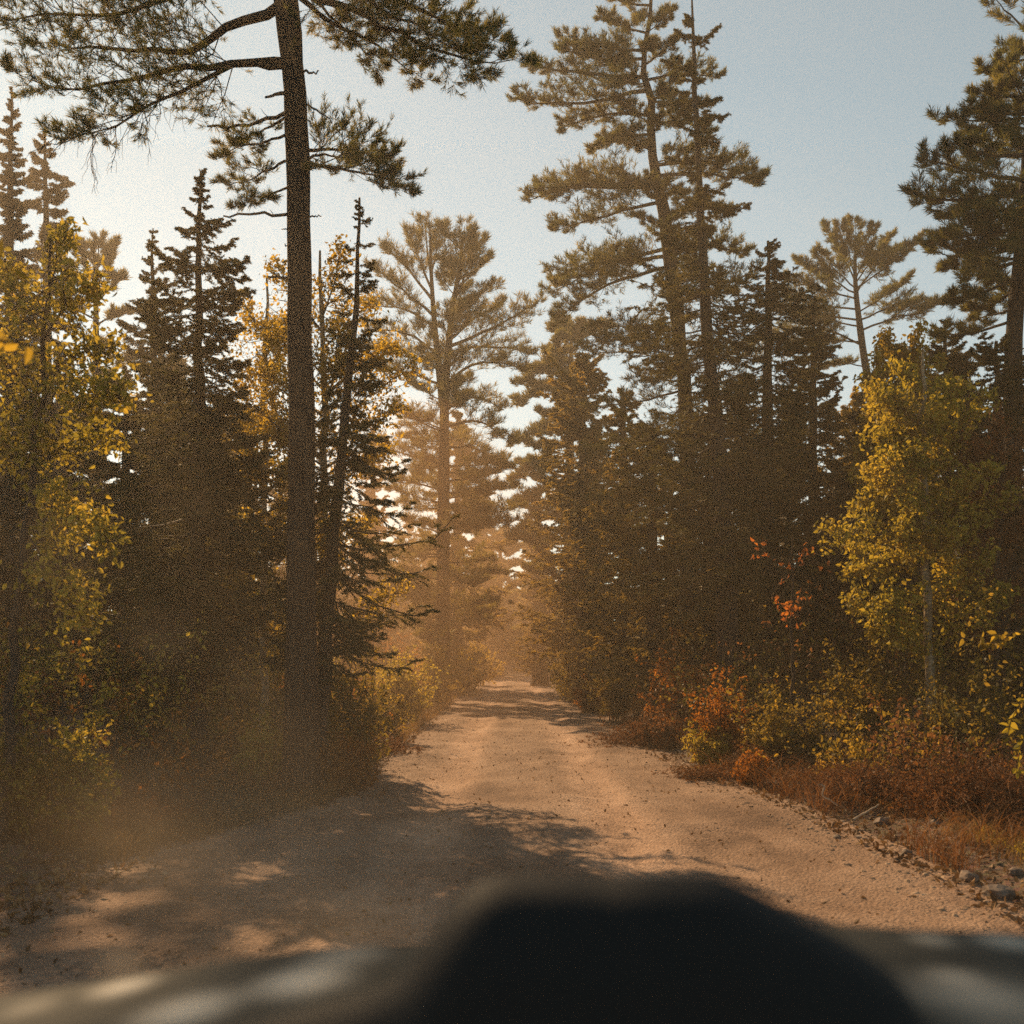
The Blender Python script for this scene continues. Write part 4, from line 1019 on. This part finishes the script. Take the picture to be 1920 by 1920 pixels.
def stones(mb, rng, x, y, size):
    n = len(x); z = surf_z(x, y)
    V = ICO[None] * rng.uniform(0.65, 1.25, (n, 12, 1)) * (size[:, None] * rng.uniform(0.6, 1.2, (n, 3)) * np.array([1, 1, 0.6]))[:, None]
    a = rng.random(n) * 2 * PI; c, s = np.cos(a)[:, None], np.sin(a)[:, None]
    V = np.stack([V[..., 0] * c - V[..., 1] * s, V[..., 0] * s + V[..., 1] * c, V[..., 2]], -1) + np.stack([x, y, z - size * 0.12], -1)[:, None]
    mb.add(V, (ICF[None] + 12 * np.arange(n)[:, None, None]).reshape(-1, 3))


rng = np.random.default_rng(151); mb = MB()
n = 9000; y = 4.5 * (32 / 4.5) ** rng.random(n); l, r = road_edges(y); x = l + (r - l) * rng.random(n)
stones(mb, rng, x, y, 0.004 + 0.011 * rng.random(n) ** 3)
for side, k in ((1, 8000), (-1, 2500)):
    x, y = side_points(rng, k, -0.7, 1.4, 4.5, 26, side, 1.0); stones(mb, rng, x, y, 0.005 + 0.030 * rng.random(k) ** 6)
tag(mb.build('gravel', M['gravel']), 'loose gravel on the road and along its edges', None, kind='stuff')

# single rocks on the right shoulder
for i, (px, py, s, lab) in enumerate([(1655, 1546, 0.085, 'dark angular rock at the foot of the right bank'), (1752, 1548, 0.06, 'round brown rock right of the dark angular rock'), (1815, 1652, 0.075, 'flat grey rock lying on the right gravel shoulder'), (1872, 1682, 0.085, 'jagged rock near the right edge by the road'), (1570, 1572, 0.035, 'small dark stone alone below the bleached stick'), (1610, 1572, 0.03, 'little brown stone next to the small dark stone'), (1905, 1640, 0.05, 'pale stone cut by the right edge'), (1700, 1600, 0.04, 'low tan stone half sunk in the shoulder')]):
    rng = np.random.default_rng(160 + i)
    d = EYE * FPX / (py - HZ); 
    for _ in range(4):
        X = (px - 960) * d / FPX; d = (EYE - float(surf_z(X, d))) * FPX / (py - HZ)
    X = (px - 960) * d / FPX
    bpy_v = ICO.copy(); F = ICF.copy()
    # one subdivision for a broken, faceted outline
    mid = {}; V = list(bpy_v); NF = []
    for a, b, c in F:
        ids = []
        for p, q in ((a, b), (b, c), (c, a)):
            k = (min(p, q), max(p, q))
            if k not in mid: mid[k] = len(V); V.append(norm(V[p] + V[q]))
            ids.append(mid[k])
        NF += [(a, ids[0], ids[2]), (b, ids[1], ids[0]), (c, ids[2], ids[1]), tuple(ids)]
    V = np.array(V) * rng.uniform(0.72, 1.2, (len(V), 1)) * np.array([1.25, 0.9, 0.65]) * s
    mb = MB(); mb.add(V, np.array(NF)); o = mb.build('rock', M['stone']); o.location = (X, d, float(surf_z(X, d)) + s * 0.3); o.rotation_euler = (0, 0, rng.random() * 6)
    tag(o, lab, 'rock')

# bleached sticks
for i, (d, pts, rr, lab) in enumerate([(10.6, [(1537, 1470), (1545, 1476), (1543, 1492), (1556, 1500), (1570, 1510)], 0.011, 'crooked bleached branch tangled in the bramble'), (9.9, [(1600, 1537), (1625, 1522), (1648, 1509)], 0.011, 'straight bleached stick leaning on the right bank')]):
    rng = np.random.default_rng(170 + i); mb = MB(); Q = px_limb(d, pts, 0.1, 14, rng)
    off = max(0, float(np.max(ground_z(Q[:, 0], Q[:, 1]) + 0.02 - Q[:, 2]))); c0 = Q[0]
    tubes(mb, Q, rr * np.linspace(1, 0.6, 14), 7)
    tag(mb.build('fallen_branch', M['deadwood'], None, True), lab, 'fallen branch')


# ------------------------------------------------------------------ the wood beyond: one uncountable mass per side
def wood_mass(name, seed, spots, label):
    rng = np.random.default_rng(seed); mb = MB()
    for (x, y, h, r) in spots:
        z0 = float(ground_z(x, y)) - 0.2
        tubes(mb, np.array([[x, y, z0], [x + rng.normal(0, .1), y, z0 + h * 0.5], [x, y, z0 + h]]), np.array([0.018 * h, 0.012 * h, 0.01]), 6, 1)
        nb = int(60 + h * 4); f = np.sort(rng.random(nb)) * 0.95 + 0.04
        L = r * (1 - f) ** 0.75 * rng.uniform(0.6, 1.15, nb) + 0.15; a = rng.random(nb) * 2 * PI
        s = np.linspace(0, 1, 5)[None]; el = -0.15 + 0.6 * f ** 2
        Q = np.stack([x + np.cos(a)[:, None] * L[:, None] * s, y + np.sin(a)[:, None] * L[:, None] * s, z0 + (f * h)[:, None] + L[:, None] * (np.sin(el)[:, None] * s)], -1)
        s2 = sprout(rng, Q, 9, 0.15, 1.0, 0.9, 0.4, up=-0.05, S=3)
        c, d = interp(s2, np.tile(np.array([[1.0, 0.5]]), (len(s2), 1)))
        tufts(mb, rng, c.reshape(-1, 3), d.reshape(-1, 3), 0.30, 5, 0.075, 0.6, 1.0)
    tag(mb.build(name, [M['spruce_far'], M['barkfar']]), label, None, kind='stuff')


rng = np.random.default_rng(180)
def spots(side, n, y0, y1, e0, e1, cap):
    out = []
    for i in range(n):
        y = rng.uniform(y0, y1); l, r = road_edges(y); e = rng.uniform(e0, e1)
        x = float(l - e if side < 0 else r + e)
        px = 960 + x * FPX / y
        # keep the sky line of the photograph clear
        top = cap(px); h = min(rng.uniform(7, 13), EYE + (HZ - top) * y / FPX)
        if side < 0: h = min(h, 1.15 * e + 1.0)
        if h < 2.5: continue
        out.append((x, y, h, rng.uniform(1.3, 2.3)))
    return out


wood_mass('forest_left', 181, spots(-1, 130, 19, 120, 3.5, 45, lambda p: np.interp(p, [-400, 100, 240, 450, 700, 780, 860, 930, 960], [300, 560, 690, 700, 800, 860, 980, 1080, 1120])), 'deep hazy conifer wood behind the left roadside trees')
wood_mass('forest_right', 182, spots(1, 120, 20, 120, 2.0, 45, lambda p: np.interp(p, [950, 1000, 1100, 1300, 1480, 1600, 1700, 1800, 2300], [1120, 1000, 860, 820, 760, 800, 790, 720, 500])), 'deep dark conifer wood behind the right roadside trees')
e = []
for i in range(70):
    e.append((rng.uniform(-45, 60), rng.uniform(105, 165), rng.uniform(7, 11), rng.uniform(1.8, 3)))
wood_mass('forest_far', 183, [(x, y, min(h, EYE + (HZ - np.interp(960 + x * FPX / y, [700, 900, 945, 985, 1100], [950, 1060, 1100, 1100, 1000])) * y / FPX), r) for x, y, h, r in e], 'far hazy wood closing the end of the road')

# ------------------------------------------------------------------ the vehicle the picture is taken from
car = thing('car', 'dark off road car seen from behind its windscreen with black dashboard', 'car', (0.1, 1.2, 0))
def loft(mb, sections):
    S = np.array(sections); ns, n, _ = S.shape; i = np.arange(ns * n).reshape(ns, n)
    mb.add(S, np.stack([i[:-1, :-1], i[:-1, 1:], i[1:, 1:], i[1:, :-1]], -1).reshape(-1, 4))


def rowline(y, pts, n=180):
    """a cross section at distance y whose top edge runs through photo pixels"""
    a = np.array(pts, float); xs_ = np.linspace(a[0, 0], a[-1, 0], n)
    k = np.interp(xs_, a[:, 0], a[:, 1])
    for _ in range(3): k[1:-1] = (k[:-2] + 2 * k[1:-1] + k[2:]) / 4
    return np.stack([(xs_ - 960) * y / FPX, np.full(n, y), EYE - (k - HZ) * y / FPX], -1)


cl = np.array([0.1, 1.2, 0])
# dashboard: a black moulded top with a raised instrument hood
E = [(-500, 2140), (260, 1985), (520, 1912), (680, 1868), (765, 1825), (815, 1745), (850, 1692), (895, 1652), (940, 1640), (1050, 1641), (1130, 1648), (1200, 1640), (1340, 1640), (1395, 1660), (1470, 1702), (1540, 1740), (1620, 1785), (1690, 1840), (1740, 1930), (1900, 2010), (2300, 2100)]
hood = rowline(0.62, E)
back = hood + np.array([0, 0.05, -0.012]); back2 = hood + np.array([0, 0.12, -0.06]); back2[:, 2] = np.minimum(back2[:, 2], hood[:, 2] - 0.05); low = hood.copy() + np.array([0, 0.22, -0.16])
front = hood + np.array([0, -0.03, -0.012]); front2 = hood + np.array([0, -0.06, -0.05]); front3 = hood + np.array([0, -0.07, -0.25])
mb = MB(); loft(mb, [front3, front2, front, hood, back, back2, low])
M['dash'] = plain('black_dash_plastic', (0.012, 0.012, 0.012), 0.75, 0.2, 300, 0.25, 0.15)
mb.build('dashboard', M['dash'], car, True, cl)
# bonnet: two raised wings either side of a lower middle, glossy dark paint
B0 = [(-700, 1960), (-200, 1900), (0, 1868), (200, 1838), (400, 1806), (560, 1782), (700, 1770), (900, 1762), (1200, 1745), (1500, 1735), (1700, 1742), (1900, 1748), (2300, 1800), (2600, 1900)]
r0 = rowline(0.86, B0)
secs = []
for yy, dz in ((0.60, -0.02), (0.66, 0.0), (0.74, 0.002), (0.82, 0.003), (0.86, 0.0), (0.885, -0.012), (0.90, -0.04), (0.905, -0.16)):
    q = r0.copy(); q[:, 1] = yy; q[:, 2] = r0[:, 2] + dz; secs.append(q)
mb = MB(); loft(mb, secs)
m, nt, out = newmat('sun_patched_dash_shelf'); L = nt.links.new
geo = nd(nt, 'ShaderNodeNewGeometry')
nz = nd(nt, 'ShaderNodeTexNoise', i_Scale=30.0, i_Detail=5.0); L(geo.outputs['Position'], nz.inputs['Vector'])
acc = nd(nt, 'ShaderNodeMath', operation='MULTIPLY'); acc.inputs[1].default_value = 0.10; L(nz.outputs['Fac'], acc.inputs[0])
for px_, py_, rp, st_ in [(60, 1905, 60, .25), (235, 1860, 70, .75), (350, 1915, 110, .8), (565, 1850, 100, .8), (640, 1800, 90, .4), (1745, 1768, 50, .45), (1890, 1772, 70, .6), (1850, 1880, 150, .42), (1790, 1840, 60, .3)]:  # pale sun patches and reflections painted into the shelf colour
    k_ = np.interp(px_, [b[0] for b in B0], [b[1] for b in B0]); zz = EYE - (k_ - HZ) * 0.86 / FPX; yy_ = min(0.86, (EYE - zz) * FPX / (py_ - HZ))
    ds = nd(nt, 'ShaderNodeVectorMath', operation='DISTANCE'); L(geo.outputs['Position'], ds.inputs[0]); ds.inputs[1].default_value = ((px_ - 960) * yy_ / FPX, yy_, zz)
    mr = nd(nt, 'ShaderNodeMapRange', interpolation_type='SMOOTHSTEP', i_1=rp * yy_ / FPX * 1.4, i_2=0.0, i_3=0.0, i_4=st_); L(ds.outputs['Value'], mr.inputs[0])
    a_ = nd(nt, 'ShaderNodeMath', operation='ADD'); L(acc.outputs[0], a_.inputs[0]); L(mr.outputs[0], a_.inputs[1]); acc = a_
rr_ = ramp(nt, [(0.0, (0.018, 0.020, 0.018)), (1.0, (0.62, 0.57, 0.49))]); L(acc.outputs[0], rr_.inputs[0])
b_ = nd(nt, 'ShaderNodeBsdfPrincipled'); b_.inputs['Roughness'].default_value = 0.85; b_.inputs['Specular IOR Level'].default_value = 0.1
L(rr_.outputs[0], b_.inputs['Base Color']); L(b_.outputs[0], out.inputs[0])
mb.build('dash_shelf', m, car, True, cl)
M['paint'] = plain('grey_green_paint', (0.03, 0.034, 0.028), 0.5, 0.3, 3, 0.15)
mb = MB(); secs = []
for yy, zz in ((1.14, 0.98), (1.5, 0.97), (1.9, 0.93), (2.2, 0.86), (2.35, 0.74), (2.38, 0.4)):
    xx = np.linspace(-0.75, 0.95, 30); secs.append(np.stack([xx, np.full(30, yy), zz - 0.12 * np.abs((xx - 0.1) / 0.85) ** 4], -1))
loft(mb, secs); mb.build('bonnet', M['paint'], car, True, cl)
# windscreen: dusty sloping glass with sun glare painted in
m, nt, out = newmat('dusty_glare_glass'); L = nt.links.new
geo = nd(nt, 'ShaderNodeNewGeometry')
n1 = nd(nt, 'ShaderNodeTexNoise', i_Scale=3.2, i_Detail=4.0, i_Roughness=0.55); L(geo.outputs['Position'], n1.inputs['Vector'])
vo = nd(nt, 'ShaderNodeTexNoise', i_Scale=11.0, i_Detail=2.0); L(geo.outputs['Position'], vo.inputs['Vector'])
r1 = ramp(nt, [(0.40, (0.004,) * 3), (0.62, (0.010,) * 3), (0.78, (0.025,) * 3)]); L(n1.outputs['Fac'], r1.inputs[0])
r2 = ramp(nt, [(0.62, (0.0,) * 3), (0.78, (0.025,) * 3)]); L(vo.outputs['Fac'], r2.inputs[0])
ad = nd(nt, 'ShaderNodeMath', operation='ADD'); L(r1.outputs[0], ad.inputs[0]); L(r2.outputs[0], ad.inputs[1])
sum_ = ad
for px_, py_, rp, st_ in [(225, 1800, 60, .20), (640, 1690, 300, .07), (430, 1600, 330, .085), (330, 1480, 200, .02), (300, 1190, 80, .05), (540, 1540, 70, .04), (825, 1545, 60, .03), (1900, 1725, 60, .05), (1510, 1500, 40, .05), (640, 1330, 300, .03), (220, 1200, 1000, .020), (20, 90, 520, .055)]:  # dust smears; the widest spots paint in sun glow and milky veil
    t_ = (EYE - 1.25 - (py_ - HZ) * 1.0 / FPX) / 0.80; yy_ = 1.16 - 0.42 * t_
    c_ = W(px_, py_, yy_)
    ds = nd(nt, 'ShaderNodeVectorMath', operation='DISTANCE'); L(geo.outputs['Position'], ds.inputs[0]); ds.inputs[1].default_value = tuple(c_)
    mr = nd(nt, 'ShaderNodeMapRange', interpolation_type='SMOOTHSTEP', i_1=rp * yy_ / FPX * 1.3, i_2=0.0, i_3=0.0, i_4=st_); L(ds.outputs['Value'], mr.inputs[0])
    a_ = nd(nt, 'ShaderNodeMath', operation='ADD'); L(sum_.outputs[0], a_.inputs[0]); L(mr.outputs[0], a_.inputs[1]); sum_ = a_
trp = nd(nt, 'ShaderNodeBsdfTransparent'); dst = nd(nt, 'ShaderNodeBsdfTranslucent'); dst.inputs[0].default_value = (0.62, 0.50, 0.37, 1)
ms = nd(nt, 'ShaderNodeMixShader'); L(sum_.outputs[0], ms.inputs[0]); L(trp.outputs[0], ms.inputs[1]); L(dst.outputs[0], ms.inputs[2]); L(ms.outputs[0], out.inputs[0])
mb = MB(); secs = []
for f in np.linspace(0, 1, 12):
    xx = np.linspace(-0.95, 1.1, 24); cu = ((xx - 0.08) / 1.0) ** 2
    secs.append(np.stack([xx, 1.16 - 0.42 * f - 0.08 * cu + 0 * xx, 1.25 + 0.80 * f + 0 * xx], -1))
loft(mb, secs)
ws = mb.build('windscreen', m, car, True, cl)

# ------------------------------------------------------------------ dusty air
hb = MB(); a, b, c, d_, e0, e1 = -156, 156, -36, 186, -1.6, 26
V = [(x, y, z) for z in (e0, e1) for x, y in ((a, c), (b, c), (b, d_), (a, d_))]
hb.add(V, np.array([(0, 3, 2, 1), (4, 5, 6, 7), (0, 1, 5, 4), (1, 2, 6, 5), (2, 3, 7, 6), (3, 0, 4, 7)]))
m, nt, out = newmat('dusty_air')
pv = nd(nt, 'ShaderNodeVolumePrincipled'); pv.inputs['Color'].default_value = (0.98, 0.82, 0.64, 1); pv.inputs['Density'].default_value = 0.0021; pv.inputs['Anisotropy'].default_value = 0.5
nt.links.new(pv.outputs[0], out.inputs['Volume'])
tag(hb.build('haze', m), 'warm dusty haze hanging over the road', None, kind='stuff')

def ellipsoid(name, c, r, dens, col, aniso, label):
    mb_ = MB(); th = np.linspace(0, PI, 17); ph = np.linspace(0, 2 * PI, 29)[:-1]
    T_, P_ = np.meshgrid(th, ph, indexing='ij')
    Vv = np.stack([np.sin(T_) * np.cos(P_), np.sin(T_) * np.sin(P_), np.cos(T_)], -1) * np.array(r) + np.array(c)
    i = np.arange(17 * 28).reshape(17, 28); F = np.stack([i[:-1], i[1:], np.roll(i, -1, 1)[1:], np.roll(i, -1, 1)[:-1]], -1).reshape(-1, 4)
    mb_.add(Vv, F)
    m, nt, out = newmat(name)
    pv = nd(nt, 'ShaderNodeVolumePrincipled'); pv.inputs['Color'].default_value = (*col, 1); pv.inputs['Density'].default_value = dens; pv.inputs['Anisotropy'].default_value = aniso
    nt.links.new(pv.outputs[0], out.inputs['Volume'])
    return tag(mb_.build(name, m), label, None, kind='stuff')


ellipsoid('road_dust', (-2.6, 44, 2.2), (5.5, 29, 7.5), 0.0052, (1.0, 0.58, 0.30), 0.35, 'orange road dust drifting between the trees at the far end of the road')

# ------------------------------------------------------------------ sky and sun
AZ, EL = math.radians(25.5), math.radians(30)         # sun: 25 degrees left of straight ahead
sd = Vector((-math.sin(AZ) * math.cos(EL), math.cos(AZ) * math.cos(EL), math.sin(EL)))
world = bpy.data.worlds.new('World'); SC.world = world; world.use_nodes = True
nt = world.node_tree; bg = nt.nodes['Background']
sky = nt.nodes.new('ShaderNodeTexSky'); sky.sky_type = 'NISHITA'; sky.sun_disc = False
sky.sun_elevation = EL; sky.sun_rotation = -AZ
sky.air_density = 1.0; sky.dust_density = 0.1; sky.ozone_density = 1.0
hs = nt.nodes.new('ShaderNodeHueSaturation'); hs.inputs['Saturation'].default_value = 0.43
tint = nt.nodes.new('ShaderNodeMix'); tint.data_type = 'RGBA'; tint.blend_type = 'MULTIPLY'; tint.inputs[0].default_value = 1; tint.inputs[7].default_value = (0.77, 0.965, 0.94, 1)
nt.links.new(sky.outputs[0], hs.inputs['Color']); nt.links.new(hs.outputs[0], tint.inputs[6]); nt.links.new(tint.outputs[2], bg.inputs[0])
bg.inputs[1].default_value = 0.064
sl = bpy.data.lights.new('Sun', 'SUN'); sl.energy = 5.0; sl.angle = math.radians(0.5); sl.color = (1.0, 0.68, 0.37)
so = bpy.data.objects.new('Sun', sl); COL.objects.link(so); so.rotation_euler = sd.to_track_quat('Z', 'Y').to_euler(); so.location = sd * 60

# ------------------------------------------------------------------ camera
cam = bpy.data.cameras.new('Camera'); co = bpy.data.objects.new('Camera', cam); COL.objects.link(co)
co.location = (0, 0, EYE); co.rotation_euler = (PI / 2, 0, 0)
cam.sensor_width = 36; cam.lens = 36 * FPX / 1920; cam.shift_y = (HZ - 960) / 1920
cam.clip_start = 0.05; cam.clip_end = 2000
cam.dof.use_dof = True; cam.dof.focus_distance = 24; cam.dof.aperture_fstop = 3.2
SC.camera = co
SC.view_settings.view_transform = 'Standard'; SC.view_settings.look = 'None'; SC.view_settings.exposure = 0.8; SC.view_settings.gamma = 1
SC.cycles.max_bounces = 6; SC.cycles.diffuse_bounces = 3; SC.cycles.transmission_bounces = 4; SC.cycles.transparent_max_bounces = 24; SC.cycles.volume_bounces = 1
SC.cycles.use_denoising = False; SC.cycles.use_adaptive_sampling = False; SC.cycles.sample_clamp_direct = 4; SC.cycles.sample_clamp_indirect = 1.6
